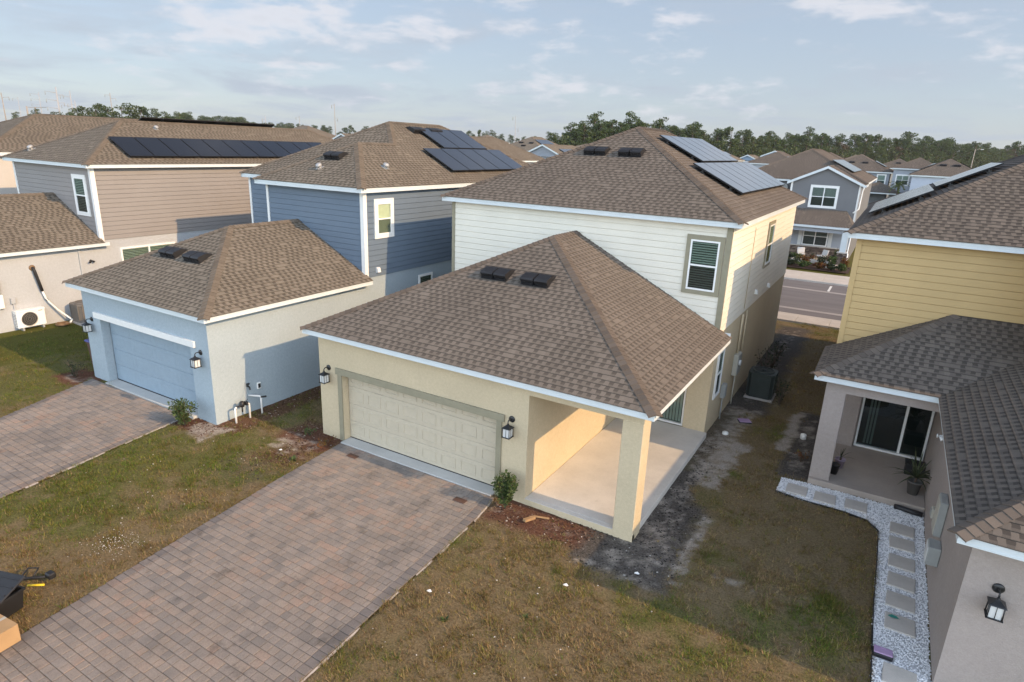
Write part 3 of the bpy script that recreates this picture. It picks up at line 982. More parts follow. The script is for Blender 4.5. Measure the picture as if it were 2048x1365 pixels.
# ================================================================== yellow house at right
def house_yellow():
    org = V(15, 6, 0)
    h = thing('yellow_house', org, 'yellow sided house at right with mauve stucco garage and recessed porch', 'house')
    W_ = lambda: MB(org)
    S = M['mauve_stucco']
    xw, y2 = 11.594, 7.30
    e1t, e1b = 2.843, 2.70; e2t, e2b = 5.93, 5.775
    gx0, gx1, gy0 = 14.06, 20.6, -.92
    w = W_()
    w.box(gx0, gx0+.2, gy0, y2, -.2, e1b); w.box(gx0+.2, gx1, gy0, gy0+.2, -.2, e1b); w.box(gx1-.2, gx1, gy0+.2, y2, -.2, e1b)
    w.box(xw, 12.38, y2+.1, 19, -.2, 3.1); w.box(12.38, gx0+.2, y2+.35, 19, -.2, 3.1); w.box(12.38, gx0+.2, y2+.1, y2+.35, 2.15, 3.1)
    w.box(gx0+.2, gx1, y2, 19, -.2, 3.1)
    w.box(xw, gx0, 4.92, 5.12, 2.42, e1b); w.box(xw, xw+.2, 5.12, y2+.1, 2.42, e1b)
    w.build('stucco_wall', S, h)
    c = W_(); c.box(xw-.003, 12.04, 4.915, 5.33, -.2, 2.43, ch=.012); c.build('porch_column', S, h)
    sl = W_(); sl.box(xw, gx0-.002, 4.80, y2+.36, -.2, .14, ch=.012); sl.build('porch_slab', conc('porch_slab_grey', (.36,.31,.27)), h)
    ce = W_(); ce.box(xw+.2, gx0-.002, 5.12, y2+.1, 2.56, 2.58); ce.build('porch_ceiling', M['soffit'], h)
    F3 = wall_frame((0, y2+.35, 0), '-y')
    d = MB(org, F3); a, b = 12.42, 14.05
    d.box(a, b, 0, .10, 2.07, 2.14); d.box(a, b, 0, .12, .14, .19); d.box(a, a+.05, 0, .1, .19, 2.07); d.box(b-.05, b, 0, .1, .19, 2.07); d.box(13.44, 13.50, .01, .09, .19, 2.07)
    sd = d.build('sliding_door', M['white_vinyl'], h)
    g = MB(org, F3); g.face([(a, .05, .16), (b, .05, .16), (b, .05, 2.1), (a, .05, 2.1)]); g.build('glass_pane', M['glass_dark'], sd)
    bl = MB(org, F3); bl.face([(a, .004, .16), (b, .004, .16), (b, .004, 2.1), (a, .004, 2.1)], m=1)
    for q in (12.62, 12.70, 12.78): bl.face([(q, .02, .25), (q+.05, .03, .25), (q+.05, .03, 2.05), (q, .02, 2.05)], m=0)
    bl.build('blind', [M['blind_grey'], M['room_dark']], sd)
    u = W_()
    u.box(xw, gx1, y2+.002, 19, 3.1, e2b)
    u.xf = wall_frame((0, y2, 0), '-y'); lap_boards(u, xw, gx1, 2.9, e2b)
    u.xf = wall_frame((xw, y2, 0), '-x'); lap_boards(u, -(19-y2), 0, 2.9, e2b)
    u.build('siding_wall', M['yellow_siding'], h)
    ct = W_(); ct.xf = wall_frame((xw, y2, 0), '-x'); ct.box(-.10, .03, .003, .053, 2.0, 4.85); ct.build('downspout', M['white_trim'], h)
    ct = W_(); ct.xf = wall_frame((0, y2, 0), '-y'); ct.box(xw-.052, xw+.075, .003, .052, 2.6, e2b); ct.build('corner_trim', M['yellow_siding'], h)
    # lower roofs
    lx0, ly0 = 11.325, 4.69
    vx, gz0 = 13.80, -1.35
    gxe = 20.9
    k = .5
    r = W_(); rc = W_()
    o = .03
    P0 = V(lx0-o, ly0-o, e1t-o*k)
    run = y2-.002-(ly0-o)
    top = P0.z+run*k
    Pt = V(lx0-o+run, y2-.002, top)
    nF = slope(r, P0, V(vx+.3, ly0-o, P0.z), V(vx+.3+run, y2-.002, top), Pt)
    nL = slope(r, V(lx0-o, y2-.002, P0.z), P0, Pt, Pt)
    cap(rc, P0, Pt, nF, nL)
    rc2 = W_()
    hip_roof(r, rc2, vx, gxe, gz0, y2-.002, e1t, k, 'cut')
    lr = r.build('roof', M['shingle_grey'], h); rc.build('ridge_cap', M['cap_grey'], lr); rc2.build('ridge_cap', M['cap_grey'], lr)
    f = W_()
    f.box(lx0, vx, ly0, ly0+.022, e1t-.15, e1t-.012); f.box(lx0, lx0+.022, ly0+.022, y2, e1t-.15, e1t-.012)
    f.box(lx0, vx, ly0-.006, ly0, e1t-.15, e1t-.12)
    f.box(vx, vx+.022, gz0+.022, ly0, e1t-.15, e1t-.012); f.box(vx, gxe, gz0, gz0+.022, e1t-.15, e1t-.012)
    f.box(vx, gxe, gz0-.006, gz0, e1t-.15, e1t-.12); f.box(vx, gxe, gz0-.004, gz0, e1t-.08, e1t-.06)
    f.box(vx+.022, gxe, gz0+.022, gy0-.002, e1t-.14, e1t-.12, m=1); f.box(vx+.022, gx0-.002, gy0-.002, ly0, e1t-.14, e1t-.12, m=1)
    f.box(lx0+.022, vx+.02, ly0+.022, 4.918, e1t-.14, e1t-.12, m=1); f.box(lx0+.022, xw-.002, 4.918, y2, e1t-.14, e1t-.12, m=1)
    f.build('fascia', [M['fascia'], M['soffit']], lr)
    # the right half of the upper floor steps forward
    u = W_(); px0, py0 = 15.4, 5.3
    u.box(px0, gx1, py0, y2, 3.1, e2b)
    u.xf = wall_frame((0, py0, 0), '-y'); lap_boards(u, px0, gx1, 3.3, e2b)
    u.xf = wall_frame((px0, py0, 0), '-x'); lap_boards(u, -(y2-py0), 0, 3.3, e2b)
    u.build('siding_wall', M['yellow_siding'], h)
    r = W_(); rc = W_()
    hip_roof(r, rc, px0-.27, 20.9, py0-.27, 9.6, e2t+.004, k, 'cut')
    pr = r.build('roof', M['shingle_grey'], h); rc.build('ridge_cap', M['cap_grey'], pr)
    f = W_(); fascia_rect(f, px0-.27, 20.9, py0-.27, 6.9, e2t+.004, .155, 'FLR'); f.build('fascia', [M['fascia'], M['soffit']], pr)
    # upper roof
    ux0, uy0, ux1, uy1 = 11.337, 6.99, 20.9, 19.3
    r = W_(); rc = W_()
    hip_roof(r, rc, ux0, ux1, uy0, uy1, e2t, k)
    ur = r.build('roof', M['shingle_grey'], h); rc.build('ridge_cap', M['cap_grey'], ur)
    f = W_(); fascia_rect(f, ux0, ux1, uy0, uy1, e2t, .155); f.build('fascia', [M['fascia'], M['soffit']], ur)
    xf = left_plane(ux0, 0, ux0, e2t, k); kk = math.sqrt(1.25)
    solar_array(xf, grid_panels(-14.9, -9.75, .30*kk, 1.78*kk, 5), 'lower grey solar row edge-on along the yellow house hip')
    solar_array(xf, grid_panels(-14.6, -11.55, 1.82*kk, 3.30*kk, 3), 'upper grey solar row edge-on along the yellow house hip')
    # wall fittings on the dark side of the garage
    wall_lamp((14.47, gy0-.003, 1.96), 'black lantern on the pale mauve wall at the lower right corner')
    NEAR['yellow'] = h
house_cream(); house_blue(); house_taupe(); house_yellow()
# ================================================================== ground
def hash2(ix, iy, s):
    n = (ix.astype(np.int64)*374761393 + iy.astype(np.int64)*668265263 + s*982451653) & 0x7fffffff
    n = ((n ^ (n >> 13))*1274126177) & 0x7fffffff
    return ((n ^ (n >> 16)) & 0xffff)/65535.0
def vnoise(x, y, s=0):
    ix, iy = np.floor(x), np.floor(y)
    fx, fy = x-ix, y-iy
    fx = fx*fx*(3-2*fx); fy = fy*fy*(3-2*fy)
    a = hash2(ix, iy, s); b = hash2(ix+1, iy, s); c = hash2(ix, iy+1, s); d = hash2(ix+1, iy+1, s)
    return (a*(1-fx)+b*fx)*(1-fy)+(c*(1-fx)+d*fx)*fy
def fbm(x, y, s=0, o=4):
    t = 0; a = .5; n = 0
    for i in range(o):
        t = t+a*vnoise(x*2**i+i*17.3, y*2**i-i*9.1, s+i); n += a; a *= .5
    return t/n
def sst(a, b, x):
    t = np.clip((x-a)/(b-a), 0, 1)
    return t*t*(3-2*t)
def terrain(x):
    return np.interp(x, [-60, -30, -15, -10, -8.5, -2.5, -.2, .9, 40], [.6, .5, .40, .20, .16, .12, .0, -.01, -.01])
def boxm(x, y, x0, x1, y0, y1, w):
    """soft box mask with ragged edge"""
    j = (fbm(x*1.7, y*1.7, 31, 4)-.5)*.9 + (fbm(x*9, y*9, 77, 2)-.5)*.25
    d = np.minimum(np.minimum(x-x0, x1-x), np.minimum(y-y0, y1-y)) + j*w*2.2
    return sst(-w, w, d)
def zones(x, y):
    dark = np.maximum.reduce([
        boxm(x, y, 7.9, 9.85, -1.15, 2.2, .20), boxm(x, y, 8.6, 9.35, 1.8, 3.8, .16), boxm(x, y, 8.6, 9.3, 3.6, 8.6, .2)*.6, boxm(x, y, 8.6, 9.9, 8.6, 20.5, .25),
        boxm(x, y, 10.85, 11.9, 4.9, 9.6, .2), boxm(x, y, -.7, .75, -3.0, -2.1, .4)*.35])
    red = np.maximum.reduce([
        boxm(x, y, 5.75, 8.3, -.95, .3, .2), boxm(x, y, -.9, .95, -1.0, .3, .2), boxm(x, y, -.4, .75, -1.9, -.7, .3)*.7,
        boxm(x, y, -3.75, -2.2, -2.15, -1.1, .16), boxm(x, y, -2.7, -1.7, -1.6, 4.6, .14)*.8, boxm(x, y, -9.6, -8.1, -2.3, -1.2, .16),
        boxm(x, y, -15.3, -13.6, -2.6, 3.5, .22)*.8])
    f = fbm(x*2.3, y*2.3, 5, 4); f2 = fbm(x*5.5, y*5.5, 8, 3)
    sandbase = np.maximum.reduce([
        boxm(x, y, 9.0, 10.05, 2.9, 6.2, .3)*.70, boxm(x, y, 8.9, 9.8, 5.6, 8.8, .3)*.64, boxm(x, y, 10.6, 11.0, 6.3, 9.6, .2)*.8,
        np.exp(-((x-10.9)**2/.5+(y+.1)**2/.14))*.60,
        boxm(x, y, 8.2, 9.75, -1.0, 2.2, .3)*.54, boxm(x, y, 8.8, 9.4, 2.0, 8.8, .25)*.56, boxm(x, y, 8.8, 9.6, 9, 20, .3)*.50, boxm(x, y, 11.0, 11.5, 5.2, 9.2, .2)*.54,
        boxm(x, y, 8.0, 9.9, -1.25, -.95, .10)*.55, boxm(x, y, 9.75, 10.1, -.9, 1.9, .1)*.6, boxm(x, y, 8.95, 9.6, -.75, -.1, .2)*.5,
        boxm(x, y, 5.6, 8.2, -.75, -.2, .2)*.46, boxm(x, y, -.8, .7, -1.5, -.35, .2)*.52, boxm(x, y, -3.0, -1.9, -2.4, -1.3, .16)*.62,
        boxm(x, y, -9.4, -8.4, -2.2, -1.5, .15)*.5, boxm(x, y, 9.9, 10.25, 9.5, 15, .15)*.5])
    sand = sst(.56, .80, sandbase*.70+f2*.30+fbm(x*13, y*13, 91, 3)*.22)*np.clip(sandbase*3, 0, 1)
    bare = sst(.61, .74, f)*.55
    return dark, red, sand, bare
def greenness(x, y):
    g = fbm(x*.55, y*.55, 21, 4)*.9+fbm(x*2.4, y*2.4, 22, 3)*.5-.2
    left = sst(1.6, -2.8, x)
    back = sst(.5, 6, y)*sst(2, 8, x)
    return np.clip(sst(.30, .66, g-.15+left*.30+back*.03-.065), 0, 1)

DRV = {}   # paved outlines: name -> list of xy
DRV['cream'] = [(.82,-.18), (1.02,-2.6), (1.68,-8.3), (2.4,-15), (6.5,-15), (5.98,-6.1), (5.74,-1.2), (5.62,-.18)]
DRV['blue'] = [(-8.42,-1.62), (-7.3,-4.6), (-5.9,-9.5), (-4.6,-15), (-1.9,-15), (-2.35,-9.5), (-2.88,-6.32), (-3.5,-2.4), (-3.62,-1.62)]
PATH = [(11.02,4.72), (11.0,3.92), (11.6,3.82), (12.5,3.82), (12.95,3.72), (13.18,3.4), (13.2,2.5), (13.2,.82), (13.24,-1.4), (13.3,-4), (13.4,-9), (14.9,-9), (14.5,-1.6), (14.05,-.9), (14.05,4.78), (11.4,4.78)]
def inpoly(x, y, poly):
    c = np.zeros(x.shape, bool); n = len(poly)
    for i in range(n):
        x0, y0 = poly[i]; x1, y1 = poly[(i+1) % n]
        k = ((y0 > y) != (y1 > y)) & (x < (x1-x0)*(y-y0)/((y1-y0) if y1 != y0 else 1e-9)+x0)
        c ^= k
    return c

def numesh(name, verts, faces, mats, attrs=None, smooth=False, mi=None):
    """verts (n,3), faces (m,k) arrays -> mesh object"""
    me = bpy.data.meshes.new(name)
    n, (mf, k) = len(verts), faces.shape
    me.vertices.add(n); me.vertices.foreach_set('co', np.ascontiguousarray(verts, dtype=np.float32).ravel())
    me.loops.add(mf*k); me.loops.foreach_set('vertex_index', np.ascontiguousarray(faces, dtype=np.int32).ravel())
    me.polygons.add(mf); me.polygons.foreach_set('loop_start', np.arange(0, mf*k, k, dtype=np.int32))
    me.polygons.foreach_set('loop_total', np.full(mf, k, dtype=np.int32))
    me.polygons.foreach_set('use_smooth', np.full(mf, smooth, dtype=bool))
    if mi is not None: me.polygons.foreach_set('material_index', mi.astype(np.int32))
    for q in (mats if isinstance(mats, (list, tuple)) else [mats]): me.materials.append(q)
    for an, av in (attrs or {}).items():
        at = me.attributes.new(an, 'FLOAT_COLOR', 'POINT')
        at.data.foreach_set('color', np.ascontiguousarray(av, dtype=np.float32).ravel())
    me.update(calc_edges=True)
    o = bpy.data.objects.new(name, me); COL.objects.link(o)
    return o

def make_ground():
    def axis(fine0, fine1, st, lo, hi):
        a = list(np.arange(fine0, fine1, st)); d = st; p = fine1
        while p < hi: a.append(p); d *= 1.25; p += d
        a.append(hi); d = st; p = fine0-st; b = []
        while p > lo: b.append(p); d *= 1.25; p -= d
        b.append(lo)
        return np.array(b[::-1]+a)
    xs = axis(-11, 15.5, .07, -1500, 1500); ys = axis(-9, 21.5, .07, -1200, 2000)
    X, Y = np.meshgrid(xs, ys)
    dark, red, sand, bare = zones(X, Y)
    Z = terrain(X)
    near = ((X > -11.5) & (X < 16) & (Y > -9.5) & (Y < 22)).astype(float)
    Z = Z+near*((fbm(X*1.3, Y*1.3, 3, 3)-.5)*.035+(fbm(X*11, Y*11, 4, 2)-.5)*.022*np.clip(dark+red+.3, 0, 1))
    for nm in DRV: Z = np.where(inpoly(X, Y, DRV[nm]), Z-.05, Z)
    Z = np.where(inpoly(X, Y, PATH), Z-.03, Z)
    far_y = np.clip((Y-21.4)*2, 0, 1)*(1-np.clip((Y-37.5)*2, 0, 1))
    Z = Z-.12*far_y
    col = np.stack([dark, red, sand, bare], -1)
    gr = np.stack([greenness(X, Y), sst(200, 60, np.hypot(X, Y)), near, near], -1)
    nx, ny = len(xs), len(ys)
    idx = np.arange(nx*ny).reshape(ny, nx)
    F = np.stack([idx[:-1,:-1], idx[:-1,1:], idx[1:,1:], idx[1:,:-1]], -1).reshape(-1, 4)
    t = NT('ground')
    a = t.n('Attribute', attribute_name='zone'); s = t.n('SeparateColor'); t.L(a.outputs['Color'], s.inputs[0])
    a2 = t.n('Attribute', attribute_name='lawn'); s2 = t.n('SeparateColor'); t.L(a2.outputs['Color'], s2.inputs[0])
    co = t.coord()
    n1 = t.noise(co, 26, 4, .7); n2 = t.noise(co, 3.2, 4); n3 = t.noise(co, 90, 2)
    thatch = t.mix(s2.outputs[0], (.178,.135,.076), (.112,.108,.040))
    c = t.vary(thatch, n1, .5, 1.5)
    c = t.mix(t.math('MULTIPLY', a.outputs['Alpha'], .8), c, t.vary((.20,.150,.095), n1, .7, 1.3))
    c = t.mix(s.outputs[1], c, t.ramp(n1, [(.25, (.045,.022,.015)), (.5, (.115,.055,.036)), (.75, (.20,.115,.08))]))
    c = t.mix(s.outputs[0], c, t.ramp(n1, [(.25, (.035,.031,.027)), (.5, (.088,.078,.069)), (.64, (.14,.127,.115)), (.8, (.27,.25,.23))]))
    c = t.mix(s.outputs[2], c, t.vary((.36,.32,.275), n1, .6, 1.3))
    farc = t.ramp(t.noise(co, .03, 5, .65), [(.3, (.055,.066,.028)), (.5, (.095,.095,.022)), (.7, (.14,.115,.068))])
    c = t.mix(s2.outputs[2], farc, c)
    c = t.vary(c, n3, .8, 1.2)
    t.bump(t.math('ADD', n1, n3), .7, .025)
    m = t.done(c, .95, .1)
    o = numesh('ground', np.stack([X, Y, Z], -1).reshape(-1, 3), F, m, {'zone': col.reshape(-1, 4), 'lawn': gr.reshape(-1, 4)}, smooth=True)
    tag(o, kind='structure')

# ------------------------------------------------------------------ pavers
def pav_mat(gain=1.0):
    t = NT('pavers')
    g = t.n('NewGeometry'); co = t.coord()
    rnd = g.outputs['Random Per Island']
    nb = t.noise(co, .8, 4, .6)
    k = t.math('ADD', t.math('MULTIPLY', rnd, .44), t.math('MULTIPLY', nb, 1.25))
    c = t.ramp(t.math('SUBTRACT', k, .36), [(.0, (.150,.137,.128)), (.25, (.198,.175,.158)), (.45, (.236,.203,.178)), (.62, (.252,.210,.177)), (.82, (.285,.208,.166)), (1, (.222,.188,.164))])
    c = t.mix(1.0, c, (1.04, 1.05, 1.06), 'MULTIPLY')
    c = t.vary(c, t.noise(co, 45, 3, .7), .84, 1.16)
    c = t.vary(c, t.noise(co, 2.4, 4, .6), .88, 1.12)
    c = t.vary(c, t.noise(t.mapping(co, (2.2, .22, 1), (1, 5, 0), (0, 0, .12)), 1.0, 4, .6), .90, 1.08)
    if gain != 1: c = t.mix(1.0, c, (gain*.98, gain, gain*1.05), 'MULTIPLY')
    sp = t.noise(t.mapping(co, (1, 1, 1), (4, 9, 0)), 1.7, 5, .72)
    c = t.mix(t.ramp(sp, [(.575, (0,0,0)), (.69, (.55,.55,.55))]), c, (.075,.067,.061))
    lm = t.noise(t.mapping(co, (1, 1, 1), (14, 2, 0)), 3.1, 4, .7)
    c = t.mix(t.ramp(lm, [(.70, (0,0,0)), (.76, (.4,.4,.4))]), c, (.45,.42,.40))
    t.bump(t.noise(co, 60, 3), .25, .005)
    return t.done(c, .85, .25)

def driveway(name, poly, z0, label):
    rng = random.Random(len(label))
    P = pav_mat() if 'pav' not in MAT else MAT['pav']; MAT['pav'] = P
    xs = [p[0] for p in poly]; ys = [p[1] for p in poly]
    mb = MB()
    n = 16
    def edges(y):
        e = []
        for i in range(len(poly)):
            (xa, ya), (xb, yb) = poly[i], poly[(i+1) % len(poly)]
            if (ya > y) != (yb > y): e.append(xa+(xb-xa)*(y-ya)/(yb-ya))
        return (min(e), max(e)) if len(e) >= 2 else None
    y = max(ys)-.001
    g = .0048
    while y-.157 > min(ys):
        hgt = .157
        ea, eb = edges(y-.02), edges(y-hgt+.02)
        if ea is None or eb is None: break
        xl, xr = (ea[0]+eb[0])/2, (ea[1]+eb[1])/2
        x = xl
        first = True
        while x < xr-.02:
            bord = first or x > xr-.23
            w = .205 if bord else rng.choice([.118, .157, .157, .157, .236, .236])
            if not bord and x+w > xr-.205: w = max(.03, xr-.205-x)
            if x+w > xr or xr-(x+w) < .02: w = xr-x
            first = False
            dz = rng.uniform(-.003, .003)
            a, b, c, d = x+g, x+w-g, y-hgt+g, y-g
            zt = z0+dz+float(terrain((a+b)/2)); tl = rng.uniform(-.0015, .0015)
            e = .010
            base = [mb.pt((px, py, zt-.022)) for px, py in ((a,c),(b,c),(b,d),(a,d))]
            mid = [mb.pt((px, py, zt-.004)) for px, py in ((a,c),(b,c),(b,d),(a,d))]
            top = [mb.pt((px, py, zt+tl*s)) for (px, py), s in zip(((a+e,c+e),(b-e,c+e),(b-e,d-e),(a+e,d-e)), (1, -1, -1, 1))]
            mb.m = 1 if bord else 0
            for i in range(4):
                j = (i+1) % 4
                mb.fi([base[i], base[j], mid[j], mid[i]]); mb.fi([mid[i], mid[j], top[j], top[i]])
            mb.fi(top)
            x += w
        y -= hgt
    MAT.setdefault('pav_border', pav_mat(.80))
    o = mb.build(name, [P, MAT['pav_border']])
    tag(o, kind='structure')
    sb = MB()
    m = MAT.get('joint') or m_plain('joint_sand', (.15,.128,.108), .95, var=.3, scale=14); MAT['joint'] = m
    k = 8
    sb.face([(px, py, float(terrain(px))+z0-.016) for px, py in poly])
    j = sb.build('driveway_bed', m); tag(j, kind='structure')
    # thin mortar haunch along both long edges
    return o

def edge_strip(pts, label, w=.035, z=.02):
    mb = MB()
    for (xa, ya), (xb, yb) in zip(pts, pts[1:]):
        L = math.hypot(xb-xa, yb-ya); k = max(1, int(L/.25))
        for i in range(k):
            if random.random() < .25: continue
            f0, f1 = i/k, (i+1)/k
            w0 = w*random.uniform(.5, 1.3)
            p, q = (xa+(xb-xa)*f0, ya+(yb-ya)*f0), (xa+(xb-xa)*f1, ya+(yb-ya)*f1)
            za, zb = float(terrain(p[0])), float(terrain(q[0]))
            mb.face([(p[0], p[1], za+z), (q[0], q[1], zb+z), (q[0]+w0, q[1], zb+z-.022), (p[0]+w0, p[1], za+z-.022)])
    o = mb.build('driveway_edge', M['ribbon']); tag(o, kind='structure')

def make_paving():
    driveway('driveway', DRV['cream'], .030, 'c')
    driveway('driveway', DRV['blue'], .030, 'blue')
    edge_strip([(5.62,-.25), (5.75,-1.2), (5.99,-6.1), (6.4,-13)], '')
    edge_strip([(-3.6,-1.8), (-3.5,-2.4), (-2.88,-6.32), (-2.35,-9.5)], '')
    # street: sidewalks with joints, kerbs, parking strips, ribbons and the lane
    def sheet(name, mat, y0, y1, z, x0=-400, x1=400, th=None):
        mb = MB()
        if th: mb.box(x0, x1, y0, y1, z-th, z, ch=.02)
        else: mb.face([(x0,y0,z),(x1,y0,z),(x1,y1,z),(x0,y1,z)])
        return tag(mb.build(name, mat), kind='structure')
    sheet('street', M['asphalt'], 23.3, 33.75, -.105)
    sheet('ribbon_kerb', M['ribbon'], 24.85, 25.25, -.100)
    sheet('ribbon_kerb', M['ribbon'], 30.75, 31.15, -.100)
    sheet('kerb', M['sidewalk'], 23.1, 23.34, -.0, th=.2)
    sheet('kerb', M['sidewalk'], 33.7, 33.95, .02, th=.25)
    for (y0, y1, z, nm) in ((21.75, 23.1, -.004, 'sidewalk'), (33.95, 36.9, .016, 'sidewalk')):
        mb = MB()
        for i in range(-40, 40):
            mb.box(i*1.5+.006, i*1.5+1.494, y0, y1, z-.12, z, ch=.006)
        tag(mb.build(nm, M['sidewalk']), kind='structure')
    mb = MB(); mb.face([(9.55,31.2,-.096),(9.68,31.2,-.096),(9.68,33.1,-.096),(9.55,33.1,-.096)])
    tag(mb.build('road_marking', M['road_paint']), kind='structure')

# ------------------------------------------------------------------ grass
def make_grass():
    rng = np.random.default_rng(5)
    regions = [  # x0,x1,y0,y1, blades per m2
        (5.4, 13.3, -8.5, .6, 3000), (9.2, 13.2, .0, 9.5, 1700), (9.4, 12.2, 9.5, 21.6, 900),
        (-4.2, 2.2, -9.0, -.2, 2600), (-2.4, .1, -.8, 5.5, 1600), (-14.5, -7.0, -6.5, 3.4, 1400),
        (-15, -10.7, 3.4, 8, 500)]
    bx = []; 
    for x0, x1, y0, y1, d in regions:
        n = int((x1-x0)*(y1-y0)*d)
        x = rng.uniform(x0, x1, n); y = rng.uniform(y0, y1, n)
        dark, red, sand, bare = zones(x, y)
        keep = (1-np.clip(dark*1.0+red*.93+sand*1.0+bare*.75, 0, .985))
        keep *= .25+.75*sst(.36, .58, fbm(x*3.1, y*3.1, 41, 3))
        keep *= .35+.65*sst(.38, .55, fbm(x*9.0, y*9.0, 43, 2))
        k = rng.random(n) < keep
        for nm in DRV: k &= ~inpoly(x, y, DRV[nm])
        k &= ~inpoly(x, y, PATH)
        for hx0, hx1, hy0, hy1 in ((-.02, 6.32, -.02, 30), (6.2, 8.86, -.02, 30), (-8.6, -2.48, -1.47, 30), (-10.5, -8, 6.2, 30), (-22, -14.98, -9, 30), (11.55, 30, 4.75, 30), (14.0, 30, -.95, 30), (.8, 5.6, -.25, .1)):
            k &= ~((x > hx0) & (x < hx1) & (y > hy0) & (y < hy1))
        bx.append(np.stack([x[k], y[k]], -1))
    # tufts: close bunches of longer blades
    P = np.concatenate(bx)
    seeds = P[rng.integers(0, len(P), 11000)]
    tf = np.repeat(seeds, 9, 0)+rng.normal(0, .018, (len(seeds)*9, 2))
    # blades leaning over the paving along its edges
    ed = []
    for pl in (DRV['cream'][:4], DRV['cream'][4:], DRV['blue'][:4], DRV['blue'][4:], PATH[1:11]):
        for (xa, ya), (xb, yb) in zip(pl, pl[1:]):
            m_ = int(math.hypot(xb-xa, yb-ya)*170)
            u = rng.random(m_)[:,None]
            q = np.array([[xa, ya]])*(1-u)+np.array([[xb, yb]])*u+rng.normal(0, .022, (m_, 2))
            ed.append(q[fbm(q[:,0]*1.9, q[:,1]*1.9, 93, 3) > .42])
    ed = np.concatenate(ed); ed = ed[(ed[:,1] < -.3) | (ed[:,0] > 9)]
    long_ = np.concatenate([np.zeros(len(P)), np.ones(len(tf)), np.full(len(ed), .6)])
    P = np.concatenate([P, tf, ed]); n = len(P)
    x, y = P[:,0], P[:,1]
    z = terrain(x)-.004
    g = greenness(x, y)
    cl = fbm(x*5, y*5, 52, 2)
    hgt = rng.uniform(.022, .062, n)*(.6+.8*cl)*(1+.75*long_)
    th = rng.uniform(0, 2*np.pi, n); lean = rng.uniform(.15, 1.25, n)
    w = rng.uniform(.003, .0062, n)
    dx, dy = np.cos(th), np.sin(th)
    tipx, tipy = x+dx*hgt*np.sin(lean)*1.5, y+dy*hgt*np.sin(lean)*1.5
    tz = z+.006+hgt*np.cos(lean)
    v = np.empty((n, 3, 3))
    v[:,0] = np.stack([x-dy*w, y+dx*w, z], -1); v[:,1] = np.stack([x+dy*w, y-dx*w, z], -1); v[:,2] = np.stack([tipx, tipy, tz], -1)
    green = np.array([.095,.140,.024]); olive = np.array([.165,.148,.040]); straw = np.array([.25,.192,.105]); brown = np.array([.18,.115,.062])
    dry_p = fbm(x*1.4, y*1.4, 61, 4)[:,None]
    r = rng.random((n, 1)); q = np.clip(rng.random((n, 1))+(.5-dry_p)*.9, 0, 1)
    dry = np.where(q < .45, straw, np.where(q < .75, brown, olive))
    liv = np.where(q < .6, green, olive)
    pm = .62+.76*fbm(x*2.9, y*2.9, 71, 3)[:,None]
    c = np.where(r < (.06+.86*g[:,None]), liv, dry)*pm*np.array([[1.20,1.14,1.08]])*rng.uniform(.6, 1.4, (n, 1))
    col = np.concatenate([np.repeat(c[:,None,:], 3, 1), np.ones((n, 3, 1))], -1)
    t = NT('grass')
    a = t.n('Attribute', attribute_name='tint')
    m = t.done(a.outputs['Color'], .75, .15)
    tl = t.n('BsdfTranslucent'); t.L(a.outputs['Color'], tl.inputs[0])
    mx = t.n('MixShader'); mx.inputs[0].default_value = .25
    t.L(t.b.outputs[0], mx.inputs[1]); t.L(tl.outputs[0], mx.inputs[2]); t.L(mx.outputs[0], t.out.inputs[0])
    o = numesh('grass', v.reshape(-1, 3), np.arange(n*3).reshape(-1, 3), m, {'tint': col.reshape(-1, 4)})
    tag(o, 'patchy green and straw coloured lawn grass around the houses', 'grass', kind='stuff')

# ------------------------------------------------------------------ pebbles, mulch crumbs
def chips(name, pts, sizes, mat, label, cat, flat=.6, seed=3, zoff=0.0):
    rng = np.random.default_rng(seed)
    n = len(pts)
    base = np.array([[1,0,0],[0,1,0],[-1,0,0],[0,-1,0],[0,0,1],[0,0,-1]], float)
    tri = np.array([[0,1,4],[1,2,4],[2,3,4],[3,0,4],[1,0,5],[2,1,5],[3,2,5],[0,3,5]])
    s = sizes[:,None,None]*base[None]*rng.uniform(.6, 1.25, (n, 6, 1))
    s[:,:,2] *= flat
    a = rng.uniform(0, 6.28, n); c, d = np.cos(a)[:,None], np.sin(a)[:,None]
    X = s[:,:,0]*c-s[:,:,1]*d; Y = s[:,:,0]*d+s[:,:,1]*c
    tx = rng.uniform(-.4, .4, n)[:,None]
    Z = s[:,:,2]+X*tx
    v = np.stack([X+pts[:,0:1], Y+pts[:,1:2], Z+pts[:,2:3]+zoff], -1)
    f = (tri[None]+(np.arange(n)*6)[:,None,None]).reshape(-1, 3)
    o = numesh(name, v.reshape(-1, 3), f, mat)
    return tag(o, label, cat, kind='stuff')

